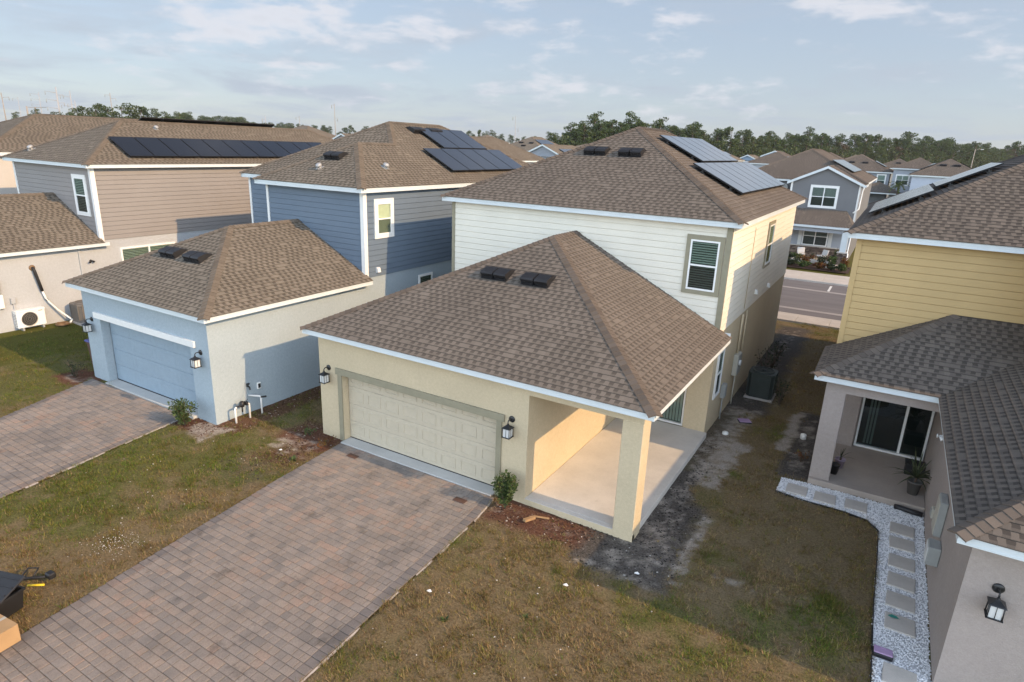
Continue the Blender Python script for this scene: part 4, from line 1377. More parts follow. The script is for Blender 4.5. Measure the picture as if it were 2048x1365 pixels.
STONES = [(11.43,4.25),(12.05,4.21),(12.70,4.26),(13.63,3.72),(13.63,3.10),(13.63,2.36),(13.625,1.66),(13.62,1.0),(13.615,.32),(13.62,-1.05)]
def make_path():
    rng = np.random.default_rng(9)
    mb = MB(); mb.face([(x, y, -.012) for x, y in PATH]); tag(mb.build('path_bed', m_plain('path_bed', (.58,.58,.59), .9, var=.2, scale=30)), kind='structure')
    n = 60000
    x = rng.uniform(10.9, 14.9, n); y = rng.uniform(-5.0, 4.85, n)
    k = inpoly(x, y, PATH)
    for sx, sy in STONES: k &= ~((abs(x-sx) < .225) & (abs(y-sy) < .22))
    k &= ~((abs(x-13.38) < .17) & (abs(y+.63) < .12))
    P = np.stack([x[k], y[k], np.full(k.sum(), .0)], -1)
    t = NT('white_pebble'); g = t.n('NewGeometry')
    c = t.ramp(g.outputs['Random Per Island'], [(0, (.48,.48,.50)), (.2, (.70,.70,.71)), (1, (.84,.84,.84))])
    m = t.done(c, .6, .3)
    chips('gravel', P, rng.uniform(.011, .024, len(P)), m, 'white pebble gravel of the path beside the mauve garage', 'gravel', .75)
    # black landscape edging
    mb = MB()
    pts = PATH[1:11]
    for (xa, ya), (xb, yb) in zip(pts, pts[1:]):
        d = Vector((xb-xa, yb-ya, 0)).normalized(); nrm = Vector((-d.y, d.x, 0))*.008
        a, b = Vector((xa, ya, 0)), Vector((xb, yb, 0))
        for s in (-1, 1):
            mb.face([(a.x+s*nrm.x, a.y+s*nrm.y, -.05), (b.x+s*nrm.x, b.y+s*nrm.y, -.05), (b.x+s*nrm.x, b.y+s*nrm.y, .022), (a.x+s*nrm.x, a.y+s*nrm.y, .022)])
        mb.face([(a.x-nrm.x, a.y-nrm.y, .022), (b.x-nrm.x, b.y-nrm.y, .022), (b.x+nrm.x, b.y+nrm.y, .022), (a.x+nrm.x, a.y+nrm.y, .022)])
    tag(mb.build('path_edging', M['black_plastic']), 'black plastic edging between the lawn and the white pebble path', 'edging')
    labs = ['grey stepping stone at the far left end of the pebble path', 'second grey stepping stone from the left end of the pebble path', 'grey stepping stone in front of the porch, last before the path corner',
            'grey stepping stone beside the black mat at the path corner', 'second grey stepping stone down from the path corner', 'third grey stepping stone down from the path corner',
            'fourth grey stepping stone down from the path corner', 'fifth grey stepping stone, just above the one with the teal leaf', 'large grey stepping stone with the teal leaf lying on it', 'grey stepping stone nearest the bottom edge below the lilac lid']
    for i, ((sx, sy), lb) in enumerate(zip(STONES, labs)):
        mb = MB((sx, sy, 0)); w = .23
        mb.box(sx-w, sx+w, sy-.235, sy+.235, -.02, .028, ch=.01)
        o = mb.build('stepping_stone', M['stone_slab'])
        o.rotation_euler.z = random.uniform(-.04, .04)
        tag(o, lb, 'stepping stone', 'stepping stones in the pebble path')
    # loose crumbs: pale sand clods, bark chips
    n = 36000
    x = rng.uniform(-4.2, 10.6, n); y = rng.uniform(-2.6, 6.5, n)
    dark, red, sand, bare = zones(x, y)
    keep = rng.random(n) < np.clip(red*.9+dark*.55, 0, 1)
    for hx0, hx1, hy0, hy1 in ((-.02, 8.86, -.0, 30), (-8.6, -2.48, -1.47, 30), (.8, 5.65, -30, 0)):
        keep &= ~((x > hx0) & (x < hx1) & (y > hy0) & (y < hy1))
    for nm in DRV: keep &= ~inpoly(x, y, DRV[nm])
    isred = red >= dark
    for sel, nm, cols, lab, sd in ((keep & isred, 'mulch', [(.03,.02,.016), (.10,.052,.036), (.17,.11,.08), (.26,.20,.16), (.42,.38,.33)], 'loose reddish bark mulch and sand crumbs beside the house walls', 12),
                                   (keep & ~isred, 'mulch', [(.022,.020,.018), (.055,.049,.044), (.10,.09,.08), (.19,.175,.16), (.42,.40,.37)], 'dark grey soil crumbs and chips along the side of the cream house', 13)):
        P = np.stack([x[sel], y[sel], terrain(x[sel])+.004], -1)
        t = NT('bark_chip'); g = t.n('NewGeometry')
        c = t.ramp(g.outputs['Random Per Island'], list(zip((0, .5, .85, .96, 1), cols)))
        chips(nm, P, rng.uniform(.010, .034, len(P)), t.done(c, .9, .1), lab, 'mulch', .4, sd)
make_ground(); make_paving(); make_grass(); make_path()
M['pot_dark'] = m_plain('pot_dark', (.11,.105,.10), .6)
# ================================================================== plants
def leaf_cloud(mb, rng, c, rad, n, size, elong=2.0, up=.3, shell=.35):
    """n leaf faces through an ellipsoid"""
    c = Vector(c)
    for _ in range(n):
        while True:
            p = Vector((rng.uniform(-1,1), rng.uniform(-1,1), rng.uniform(-1,1)))
            if shell < p.length < 1: break
        q = Vector((p.x*rad[0], p.y*rad[1], p.z*rad[2]))+c
        d = Vector((p.x+rng.uniform(-.7,.7), p.y+rng.uniform(-.7,.7), p.z*.5+up+rng.uniform(-.6,.6))).normalized()
        s = d.cross(Vector((rng.uniform(-1,1), rng.uniform(-1,1), rng.uniform(-1,1)))).normalized()
        L = size*rng.uniform(.6, 1.4); w = L/elong
        mb.face([q-d*L*.5, q+s*w*.5, q+d*L*.5, q-s*w*.5])

def shrub(p, r, hgt, n, leafsize, mat, label, group=None, cat='shrub', seed=1, stems=5, name='shrub', elong=2.4):
    rng = random.Random(seed)
    t = thing(name, p, label, cat, group)
    st = MB(p); fo = MB(p)
    P = Vector(p)
    for i in range(stems):
        a = rng.uniform(0, 6.28); rr = rng.uniform(.3, .95)*r
        hh = hgt*rng.uniform(.6, 1.0)
        tip = P+Vector((math.cos(a)*rr, math.sin(a)*rr, hh))
        mid = P+Vector((math.cos(a)*rr*.4, math.sin(a)*rr*.4, hh*.55))
        st.tube([P, mid, tip], [.014*hgt+.004, .009*hgt+.003, .003], 5)
        k = max(2, int(n/stems))
        for j in range(3):
            f = (j+1.2)/4
            q = mid.lerp(tip, f) if j else P.lerp(mid, .8)
            leaf_cloud(fo, rng, q, (r*.42, r*.42, hgt*.2), k//3, leafsize, elong, .4, .0)
    st.build('stem', M['bark'], t); fo.build('foliage', M[mat], t)
    return t

def blade_plant(p, n, L, w, mat, label, cat, pot=None, group=None, seed=2, name='potted_plant', stemh=.0):
    """arching strap leaves, optionally in a pot: pot=(r_top, h, material)"""
    rng = random.Random(seed)
    t = thing(name, p, label, cat, group)
    P = Vector(p)
    base = P
    if pot:
        r, h, pm = pot
        b = MB(p); b.lathe([(r*.68,0),(r*.98,h*.9),(r*1.06,h*.9),(r*1.06,h),(r*.92,h),(r*.9,h*.86),(0,h*.86)], P, 18)
        b.build('pot', M[pm], t)
        base = P+Vector((0,0,h*.86))
    if stemh:
        s = MB(p); s.tube([base, base+Vector((.01,.01,stemh))], .025, 7); s.build('stem', M['bark'], t)
        base = base+Vector((0,0,stemh))
    f = MB(p)
    for i in range(n):
        a = rng.uniform(0, 6.28); l = L*rng.uniform(.65, 1.1); el = rng.uniform(.25, 1.35)
        d = Vector((math.cos(a)*math.cos(el), math.sin(a)*math.cos(el), math.sin(el)))
        s = Vector((-math.sin(a), math.cos(a), 0))
        pts = []
        for k in range(6):
            u = k/5
            q = base+d*l*u-Vector((0,0,1))*(l*.55*u*u*math.cos(el))
            pts.append((q, w*(1-u)**.6*(.6+.4*min(1, u*4))))
        for (q0, w0), (q1, w1) in zip(pts, pts[1:]):
            f.face([q0-s*w0, q0+s*w0, q1+s*w1, q1-s*w1])
    f.build('leaves', M[mat], t)
    return t

shrub((6.04,-.40,.0), .27, .92, 1700, .075, 'leaf_shrub', 'bright green shrub below the lantern right of the cream garage door', seed=4, stems=16)
shrub((-3.12,-1.95,.11), .32, .78, 1300, .072, 'leaf_shrub', 'green shrub at the right corner of the pale blue garage', seed=6, stems=15)
shrub((-8.95,-1.85,.16), .30, .62, 240, .06, 'leaf_dark', 'thin green shrub at the left corner of the pale blue garage', seed=8, stems=7)
shrub((.62,-.52,.0), .34, .22, 240, .055, 'leaf_red', 'low reddish plant left of the cream driveway top', seed=9, stems=8)
shrub((-.15,-.35,.02), .16, .24, 90, .06, 'leaf_shrub', 'small green weed at the left wall corner of the cream garage', seed=19, stems=5)
for i, (x, y, hh, lab) in enumerate(((9.25,12.0,1.15,'sparse dark shrub behind the green air conditioner, nearest it'), (9.35,13.2,1.0,'sparse dark shrub, second behind the green air conditioner'), (9.3,14.6,.85,'low dark shrub by the cream house wall, farthest back'))):
    shrub((x, y, 0), .38, hh, 170, .085, 'leaf_dark', lab, 'shrubs along the side of the cream house', seed=30+i, stems=9)
shrub((10.15,9.7,0), .30, .95, 330, .075, 'leaf_dark', 'upright dark shrub right of the green air conditioner', seed=44, stems=9)
shrub((11.3,5.9,.0), .2, .4, 70, .08, 'leaf_red', 'small reddish weed left of the mauve porch column', seed=45, stems=6)

# weeds on the lawns
WEED = None
def weed(p, s, label, seed):
    rng = random.Random(seed)
    t = MB(p)
    for i in range(26):
        a = rng.uniform(0, 6.28); l = s*rng.uniform(.5, 1.1); el = rng.uniform(.15, .9)
        d = Vector((math.cos(a)*math.cos(el), math.sin(a)*math.cos(el), math.sin(el))); sd = Vector((-math.sin(a), math.cos(a), 0))
        P = Vector(p)
        t.face([P, P+d*l*.5+sd*l*.17, P+d*l, P+d*l*.5-sd*l*.17])
    tag(t.build('weed', M['leaf_shrub']), label, 'weed', 'weeds in the lawns')
weed((7.0,-3.9,.0), .10, 'bright green weed in the brown lawn right of the cream driveway', 1)
weed((.55,-1.5,.0), .14, 'green weed by the left edge of the cream driveway', 2)
weed((8.1,-3.1,.0), .08, 'small green weed in the middle of the brown lawn', 3)

# ================================================================== air conditioners
def condenser(p, w, hgt, mat, label, group='air conditioners outside'):
    t = thing('air_conditioner', p, label, 'air conditioner', group)
    x, y, z = p
    pd = MB(p); pd.box(x-w*.55, x+w*.55, y-w*.55, y+w*.55, z-.05, z+.05, ch=.01); pd.build('base_pad', M['ribbon'], t)
    b = MB(p); h0 = z+.05
    def oct_(r, c): return [(x-r+c,y-r),(x+r-c,y-r),(x+r,y-r+c),(x+r,y+r-c),(x+r-c,y+r),(x-r+c,y+r),(x-r,y+r-c),(x-r,y-r+c)]
    o = oct_(w/2, w*.14)
    b.prism(o, 'z', h0, h0+.06); b.prism(oct_(w/2-.02, w*.13), 'z', h0+.06, h0+hgt-.09)
    k = int((hgt-.2)/.035)
    for i in range(k):
        zz = h0+.08+i*.035
        b.prism(oct_(w/2-.004, w*.135), 'z', zz, zz+.014)
    for (px, py) in o: b.box(px-.015, px+.015, py-.015, py+.015, h0+.05, h0+hgt-.05)
    b.build('casing', M[mat], t)
    tp = MB(p)
    ring = 20
    zz = h0+hgt
    tp.prism(oct_(w/2+.012, w*.145), 'z', zz-.09, zz-.03)
    tp.lathe([(w*.44, zz-.03), (w*.43, zz+.01), (w*.385, zz+.015), (w*.375, zz-.02)], (x, y, 0), 24)
    tp.build('top_cover', M[mat], t)
    g = MB(p)
    g.lathe([(w*.37, zz-.025), (w*.1, zz-.028), (0, zz-.028)], (x, y, 0), 20, m=1)
    for r in (.10, .17, .24, .31, .37): g.tube([(x+w*r*math.cos(a*math.pi/10), y+w*r*math.sin(a*math.pi/10), zz+.018-.02*r) for a in range(21)], .004, 4)
    for a in range(10):
        q = a*math.pi/5
        g.tube([(x+.03*math.cos(q), y+.03*math.sin(q), zz+.02), (x+w*.39*math.cos(q), y+w*.39*math.sin(q), zz+.012)], .004, 4)
    g.lathe([(w*.09, zz-.02), (w*.09, zz+.022), (0, zz+.026)], (x, y, 0), 14)
    g.build('fan_grille', [M[mat], M['room_dark']], t)
    return t
condenser((9.48,10.25,.0), .80, .86, 'ac_green', 'dark green air conditioner beside the cream house wall')
condenser((-14.35,1.25,.40), .78, .74, 'ac_grey', 'grey brown air conditioner by the white wall left of the blue garage')

def split_unit():
    p = (-14.72, -.44, .40)
    t = thing('split_air_conditioner', p, 'white split air conditioner with round fan grille by the white wall', 'air conditioner', 'air conditioners outside')
    x0, x1, y0, y1, z0 = -15.0+.0-.02+.02, -14.70, -.92, .02, .50
    x0 = -14.98
    b = MB(p)
    b.box(x0, x1, y0, y1, z0, z0+.64, ch=.02)
    for i in range(7): b.box(x1, x1+.004, y0+.04, y0+.06, z0+.1+i*.07, z0+.13+i*.07)
    b.box(x0-.0, x1+.006, y0-.006, y1+.006, z0+.59, z0+.66, ch=.012)
    b.build('casing', M['white_vinyl'], t)
    g = MB(p); cy, cz = y0+.40, z0+.31
    def P(r, a): return (x1+.006, cy+r*math.cos(a), cz+r*math.sin(a))
    g.face([P(.25, -i*2*math.pi/24) for i in range(24)][::-1], m=1)
    for r in (.06, .12, .18, .24, .26): g.tube([(x1+.018, cy+r*math.cos(i*math.pi/12), cz+r*math.sin(i*math.pi/12)) for i in range(25)], .006, 4)
    for i in range(11):
        yy = -.24+i*.048; hh = math.sqrt(max(0, .06-yy*yy))
        g.tube([(x1+.016, cy+yy, cz-hh), (x1+.016, cy+yy, cz+hh)], .004, 4)
    g.build('fan_grille', [M['ac_grey'], M['room_dark']], t)
    f = MB(p)
    for yy in (y0+.12, y1-.16): f.box(x0-.0, x1+.03, yy, yy+.06, .40, .50)
    f.build('feet', M['grey_box'], t)
    for yy, zz in ((y1-.22, z0+.55),):
        l = MB(p); l.box(x1+.0005, x1+.003, yy, yy+.14, zz, zz+.035); l.build('badge', M['grey_box'], t)
    fl = MB(p)
    for i in range(8): fl.box(x0+.04, x1-.04, y0-.004, y0, z0+.08+i*.06, z0+.10+i*.06)
    fl.build('side_fin', M['ac_grey'], t)
split_unit()
def line_set():
    p = (-14.95, 0, 2.6)
    t = thing('refrigerant_pipe', p, 'black and white insulated pipe curving down the white wall to the ground', 'pipe')
    a = MB(p); a.tube([(-15.0,-.02,2.62),(-14.93,-.02,2.62),(-14.90,.0,2.5),(-14.91,.09,2.0),(-14.91,.14,1.72)], .055, 10); a.build('black_insulation', M['black_plastic'], t)
    b = MB(p); b.tube([(-14.91,.14,1.72),(-14.90,.20,1.45),(-14.88,.30,1.25),(-14.84,.50,.95),(-14.75,.72,.68),(-14.62,.86,.50),(-14.50,.72,.44)], .035, 9); b.build('white_insulation', M['white_pvc'], t)
    c = MB(p); c.tube([(-14.905,.215,1.42),(-14.895,.26,1.33)], .041, 9); c.build('tape', M['black_plastic'], t)
    r = MB(p); r.lathe([(.11,0),(.10,.02),(.06,.035),(0,.04)], (0,0,0), 14); r.xf = None
    for i in range(len(r.v)):
        q = r.v[i]+r.org; r.v[i] = Vector((-15.0+q.z, -.02+q.x, 2.62+q.y))-r.org
    r.build('wall_flange', M['copper_coil'], t)
line_set()
def coil():
    p = (-14.45, .42, .40)
    mb = MB(p)
    for r, z in ((.20,.03),(.16,.05),(.22,.06),(.18,.085)):
        mb.tube([(p[0]+r*math.cos(i*math.pi/12), p[1]+r*math.sin(i*math.pi/12), p[2]+z+.01*math.sin(i)) for i in range(25)], .018, 6)
    mb.face([(p[0]+.2*math.cos(i*math.pi/10), p[1]+.2*math.sin(i*math.pi/10), p[2]+.02) for i in range(20)])
    tag(mb.build('hose_coil', M['copper_coil']), 'tan coiled hose on the ground between the two left air conditioners', 'hose')
coil()

# ================================================================== boxes and pipes on walls
def wall_box(name, F, cx, z0, w, hgt, d, mat, label, cat, lid=None, org=None, pipe=None):
    o = F @ Vector((cx, 0, z0))
    t = thing(name, o, label, cat)
    b = MB(o, F); b.box(cx-w/2, cx+w/2, .004, d, z0, z0+hgt, ch=.012); b.build('housing', M[mat], t)
    l = MB(o, F); l.box(cx-w/2+.02, cx+w/2-.02, d-.002, d+.012, z0+.03, z0+hgt-.03, ch=.006); l.build('cover', M[lid or mat], t)
    if pipe:
        q = MB(o, F); q.tube([(cx, d*.5, z0), (cx, d*.5, pipe)], .022, 8); q.build('conduit', M[mat], t)
    return t
FX = lambda x: wall_frame((x, 0, 0), '+x')
wall_box('utility_box', FX(8.745), 7.5, .70, .26, .42, .13, 'grey_box', 'small grey utility box on the cream side wall near the porch corner', 'utility box', pipe=-.05)
t_ = wall_box('electric_meter', FX(8.745), 8.95, 1.02, .52, .68, .15, 'beige_box', 'beige electric meter panel on the cream side wall by the air conditioner', 'meter box', 'grey_box', pipe=-.05)
q_ = MB(t_.location, Matrix(((0,1,0,0),(1,0,0,0),(0,0,1,0),(0,0,0,1)))); 
q_.xf = None; q_.tube([(8.745+.165, 8.82, 1.45), (8.745+.23, 8.82, 1.45)], .09, 16); q_.build('meter_dial', M['frost'], t_)
wall_box('junction_box', FX(-15.0), -.83, 1.40, .17, .22, .08, 'grey_stucco', 'small grey junction box on the white wall above the split air conditioner', 'utility box', pipe=.9)
wall_box('electric_meter', FX(-15.0), -1.32, 1.30, .36, .50, .14, 'white_vinyl', 'white meter box on the wall at the left picture edge', 'meter box', 'white_vinyl')
wall_box('utility_box', FX(-15.0), -1.30, 1.84, .30, .52, .11, 'grey_box', 'tall grey box above the white meter at the left picture edge', 'utility box', 'grey_box')
wall_box('outlet_cover', FX(-2.5), -.05, .74, .12, .19, .05, 'white_pvc', 'white outlet cover low on the shaded blue garage side wall', 'outlet', 'black_plastic')
FR = wall_frame((14.06, 0, 0), '-x')
wall_box('electric_meter', FR, -2.05, 1.05, .46, .70, .13, 'grey_box', 'grey electric meter panel on the dark mauve side wall', 'meter box', 'beige_box', pipe=.0)
wall_box('utility_box', FR, -3.0, .86, .2, .2, .10, 'beige_box', 'small square box on the dark mauve wall near the porch', 'utility box', 'grey_box')
wall_box('internet_box', FR, -1.5, .72, .36, .36, .20, 'grey_box', 'grey box below the meter panel on the dark mauve side wall', 'utility box', 'frost', pipe=.0)
def spigot(x, y, z, label, sgn=1):
    p = (x, y, z)
    t = thing('hose_spigot', p, label, 'tap')
    a = MB(p); a.tube([(x,y,z),(x+sgn*.09,y,z),(x+sgn*.12,y,z-.03),(x+sgn*.13,y,z-.09)], .02, 8); a.build('spout', M['black_metal'], t)
    b = MB(p); b.tube([(x+sgn*.06,y,z),(x+sgn*.06,y,z+.06)], .01, 6); b.lathe([(.045,.06),(.05,.07),(.045,.08)], (x+sgn*.06,y,z), 12); b.build('handle', M['black_metal'], t)
spigot(-2.5, -.42, .93, 'black tap on the blue garage side wall at the shadow edge')
def backflow():
    p = (-2.2, -.85, .1)
    t = thing('irrigation_valve', p, 'white irrigation pipes with black valve standing beside the blue garage', 'irrigation valve')
    for y0, z1 in ((-1.06, .56), (-.62, .56)):
        a = MB(p); a.tube([(-2.2,y0,.05),(-2.2,y0,z1-.03),(-2.2,y0+(.04 if y0 < -.9 else -.04),z1)], .028, 9); a.build('riser_pipe', M['white_pvc'], t)
    b = MB(p); b.tube([(-2.2,-1.03,.56),(-2.2,-.65,.56)], .026, 8); b.lathe([(.06,-.06),(.075,0),(.06,.07),(.03,.1)], (-2.2,-.84,.58), 12)
    b.tube([(-2.2,-.84,.53),(-2.2,-.84,.36)], .02, 7); b.box(-2.27,-2.13,-.76,-.68,.53,.63, ch=.01); b.tube([(-2.2,-.72,.6),(-2.13,-.70,.72)], .008, 5)
    b.build('valve_body', M['black_plastic'], t)
    w = MB(p); w.tube([(-2.2,-.72,.63),(-2.3,-.62,.72),(-2.44,-.5,.9),(-2.49,-.47,1.05)], .006, 5); w.build('control_wire', M['grey_box'], t)
    p = (-2.2, -.22, .1)
    t = thing('standpipe', p, 'single white standpipe bent to the blue garage wall', 'pipe')
    a = MB(p); a.tube([(-2.2,-.22,.05),(-2.2,-.22,.60),(-2.22,-.24,.63),(-2.49,-.40,.64)], .026, 9); a.build('pipe', M['white_pvc'], t)
    b = MB(p); b.tube([(-2.2,-.22,.60),(-2.08,-.13,.62)], .028, 8); b.build('valve', M['black_plastic'], t)
backflow()
def floodlight(x, y, z, label, mat):
    p = (x, y, z)
    t = thing('flood_light', p, label, 'wall light')
    a = MB(p); a.tube([(x,y,z),(x+.02,y,z)], .045, 12); a.tube([(x+.02,y,z),(x+.08,y,z-.01)], .015, 6); a.build('bracket', M[mat], t)
    for s in (-1, 1):
        b = MB(p); b.tube([(x+.06,y+s*.02,z),(x+.09,y+s*.06,z-.02),(x+.12,y+s*.09,z-.05)], [.022,.035,.045], 10); b.build('lamp_head', M[mat], t)
floodlight(-14.998, 2.04, 2.62, 'black twin flood light on the white wall left of the blue roof', 'black_plastic')
floodlight(14.06-.175, 4.45, 2.05, 'small white camera light high on the dark mauve wall', 'white_vinyl')

# ================================================================== small things on the ground
def meter_lid(p, w, d, h, rz, label, box='black_plastic', name='meter_cover'):
    t = thing(name, p, label, 'meter cover', None, rz)
    if h > 0:
        b = MB((0,0,0)); b.box(-w/2-.01, w/2+.01, -d/2-.01, d/2+.01, -.03, h, ch=.02); b.build('box', M[box], t)
    l = MB((0,0,0)); l.box(-w/2, w/2, -d/2, d/2, h, h+.022, ch=.02)
    l.box(-w*.12, w*.12, d*.28, d*.36, h+.022, h+.028)
    l.build('lid', M['lilac'], t)
meter_lid((13.38,-.63,0), .27, .17, .06, .03, 'lilac lidded black meter box in the white pebbles')
meter_lid((9.50,7.72,.005), .34, .26, .02, .5, 'flat lilac cover lying on the sand by the porch corner')
def disc(p, r, label, tilt=0.0, h=.05):
    mb = MB(p); mb.lathe([(r,-.03),(r,h),(r*.85,h+.012),(0,h+.014)], p, 18)
    mb.lathe([(r*.3,h+.012),(r*.3,h+.03),(0,h+.03)], p, 6)
    tag(mb.build('cleanout_cap', M['white_pvc']), label, 'drain cap', 'white drain caps')
disc((9.22,6.49,0), .085, 'white round drain cap on the sand beside the cream porch')
disc((11.16,7.5,.02), .08, 'white round drain cap left of the mauve porch column', 0, .1)
mb = MB((13.5,.44,.03))
mb.face([(13.42,.44,.034),(13.47,.40,.04),(13.54,.40,.044),(13.60,.43,.034),(13.56,.47,.05),(13.48,.48,.05)]); mb.face([(13.60,.43,.034),(13.63,.42,.034),(13.60,.44,.032)])
tag(mb.build('garden_leaf', M['teal_mat']), 'flat teal leaf lying on a grey stepping stone', 'ornament')
mb = MB((13.75,4.66,0))
mb.tube([(13.46,4.70,.04),(13.58,4.68,.05),(13.8,4.64,.05),(14.02,4.62,.05)], .06, 10)
tag(mb.build('draft_roll', M['black_plastic']), 'long black roll lying along the porch edge at the mauve wall', 'roll')
# porch pots
blade_plant((12.19,5.86,.14), 9, .42, .012, 'leaf_dark', 'lilac pot with a wispy plant on the recessed porch', 'potted plant', (.12,.24,'lilac_pot'), 'potted plants on the recessed porch', 3, stemh=.06)
blade_plant((12.10,5.42,.14), 4, .2, .012, 'leaf_dark', 'black pot behind the mauve porch column', 'potted plant', (.12,.26,'black_plastic'), 'potted plants on the recessed porch', 5)
blade_plant((13.80,5.42,.14), 46, .85, .026, 'leaf_agave', 'large arching spiky plant in a grey pot on the recessed porch', 'potted plant', (.16,.34,'pot_dark'), 'potted plants on the recessed porch', 7, stemh=.12)
mb = MB((13.9,6.6,.14)); mb.box(13.62,14.03,6.42,6.74,.14,.42, ch=.015); mb.box(13.60,14.04,6.40,6.76,.42,.45, ch=.01)
tag(mb.build('storage_box', M['black_plastic']), 'low black box on the porch behind the spiky plant', 'box')
# scrap wood by the green shrub
for (x, y, rz, l, w, mt, lab) in ((6.72,-.52,1.25,.30,.09,'wood','short tan board end lying in the mulch by the cream porch'), (6.9,-.30,.5,.34,.035,'wood','thin pale stick lying in the mulch by the cream porch')):
    mb = MB((x, y, .03)); c, s = math.cos(rz), math.sin(rz)
    mb.xf = Matrix(((c,-s,0,x),(s,c,0,y),(0,0,1,.03),(0,0,0,1))) @ Matrix.Rotation(.12, 4, 'Y')
    mb.box(-l/2, l/2, -w/2, w/2, -.01, .045 if w > .05 else .02, ch=.003)
    tag(mb.build('board_scrap', M[mt]), lab, 'scrap wood')
for i, (x, y, lab) in enumerate(((8.32,-2.0,'white scrap lying on the brown lawn by the porch'), (6.35,-3.5,'white paper scrap on the lawn beside the driveway'), (-.1,-1.35,'white scrap on the grass between the two driveways'), (9.3,-.95,'white scrap on the dark soil at the porch column'))):
    mb = MB((x, y, .02)); a = i*1.3
    mb.face([(x-.045, y-.02, .03), (x+.04, y-.03, .04), (x+.05, y+.02, .03), (x, y+.035, .05)]); mb.face([(x-.045, y-.02, .03), (x, y+.035, .05), (x-.05, y+.03, .025)])
    tag(mb.build('litter', M['white_pvc']), lab, 'litter')
rg = np.random.default_rng(21)
q = rg.normal(0, 1, (150, 2))*np.array([[.30,.24]])+np.array([[.50,-5.75]])
chips('clover_bloom', np.stack([q[:,0], q[:,1], np.full(150, .035)], -1), rg.uniform(.005, .011, 150), M['flower_white'], 'patch of tiny white clover blooms in the grass between the driveways', 'clover', .5, 8)
q = np.stack([rg.uniform(5.9, 10.0, 70), rg.uniform(-7, -.4, 70)], -1); q2 = np.stack([rg.uniform(-2.6, .8, 50), rg.uniform(-6.5, -1, 50)], -1)
q = np.concatenate([q, q2]); q = q[~inpoly(q[:,0], q[:,1], DRV['cream']) & ~inpoly(q[:,0], q[:,1], DRV['blue'])]
chips('lawn_crumb', np.stack([q[:,0], q[:,1], terrain(q[:,0])+.02], -1), rg.uniform(.006, .022, len(q)), M['stone_slab'], 'pale limestone crumbs scattered in the front lawns', 'stones', .6, 9)
# dark grates on the driveway
for (x, y, lab) in ((1.62,-.55,'brown stained square on the cream driveway at left of the door'), (5.05,-.72,'brown stained square on the cream driveway at right of the door')):
    mb = MB((x, y, .035)); mb.box(x-.15, x+.15, y-.08, y+.08, .02, .038, ch=.004)
    for i in range(6): mb.box(x-.13+i*.045, x-.11+i*.045, y-.065, y+.065, .038, .042)
    tag(mb.build('drain_grate', M['bin_brown']), lab, 'drain grate', 'drain grates in the driveway')
# wheelie bin behind the blue garage corner
def bin_():
    p = (-9.05, -.92, .17)
    t = thing('rubbish_bin', p, 'brown wheeled rubbish bin with blue lid left of the blue garage', 'rubbish bin')
    x, y, z = p
    b = MB(p)
    r0, r1 = .22, .28
    lo = [(x-r0,y-r0,z+.04),(x+r0,y-r0,z+.04),(x+r0,y+r0,z+.04),(x-r0,y+r0,z+.04)]; hi = [(x-r1,y-r1,z+.95),(x+r1,y-r1,z+.95),(x+r1,y+r1,z+.95),(x-r1,y+r1,z+.95)]
    for i in range(4): j = (i+1) % 4; b.face([lo[i], lo[j], hi[j], hi[i]])
    b.face(lo[::-1]); b.face(hi); b.box(x-r1-.02, x+r1+.02, y-r1-.02, y+r1+.02, z+.90, z+.95, ch=.01)
    b.build('bin_body', M['bin_brown'], t)
    l = MB(p); l.box(x-r1-.03, x+r1+.03, y-r1-.05, y+r1+.04, z+.955, z+1.02, ch=.025); l.build('lid', M['bin_blue'], t)
    for s in (-1, 1):
        w = MB(p); w.tube([(x+s*.26, y+.24, z+.10), (x+s*.31, y+.24, z+.10)], .10, 14); w.build('wheel', M['black_plastic'], t)
bin_()
# left foreground: black tote, cardboard box, trimmer
def tote():
    p = (.80, -7.78, 0)
    t = thing('storage_tote', p, 'black plastic tote with raised lid at the lower left picture edge', 'storage tote')
    x, y, z = p
    b = MB(p); b.xf = Matrix.Translation(p) @ Matrix.Rotation(.25, 4, 'Z')
    lo = [(-.30,-.22,.02),(.24,-.22,.02),(.24,.20,.02),(-.30,.20,.02)]; hi = [(-.34,-.26,.38),(.28,-.26,.38),(.28,.24,.38),(-.34,.24,.38)]
    for i in range(4): j = (i+1) % 4; b.face([lo[i], lo[j], hi[j], hi[i]])
    b.face(lo[::-1]); b.face([(q[0]*.94, q[1]*.94, .3) for q in hi])
    b.box(-.36,.30,-.28,-.25,.35,.39); b.box(-.36,.30,.23,.26,.35,.39); b.box(.27,.30,-.25,.23,.35,.39); b.box(-.36,-.33,-.25,.23,.35,.39)
    b.build('tote_body', M['black_plastic'], t)
    l = MB(p); l.xf = Matrix.Translation((x-.02, y+.05, .40)) @ Matrix.Rotation(.25, 4, 'Z') @ Matrix.Rotation(R(24), 4, 'X') @ Matrix.Rotation(R(-8), 4, 'Y')
    l.box(-.40,.32,-.28,.30,0,.035, ch=.012)
    for i in range(4): l.box(-.36,.28,-.22+i*.14,-.20+i*.14,.035,.045)
    l.build('lid', M['black_plastic'], t)
tote()
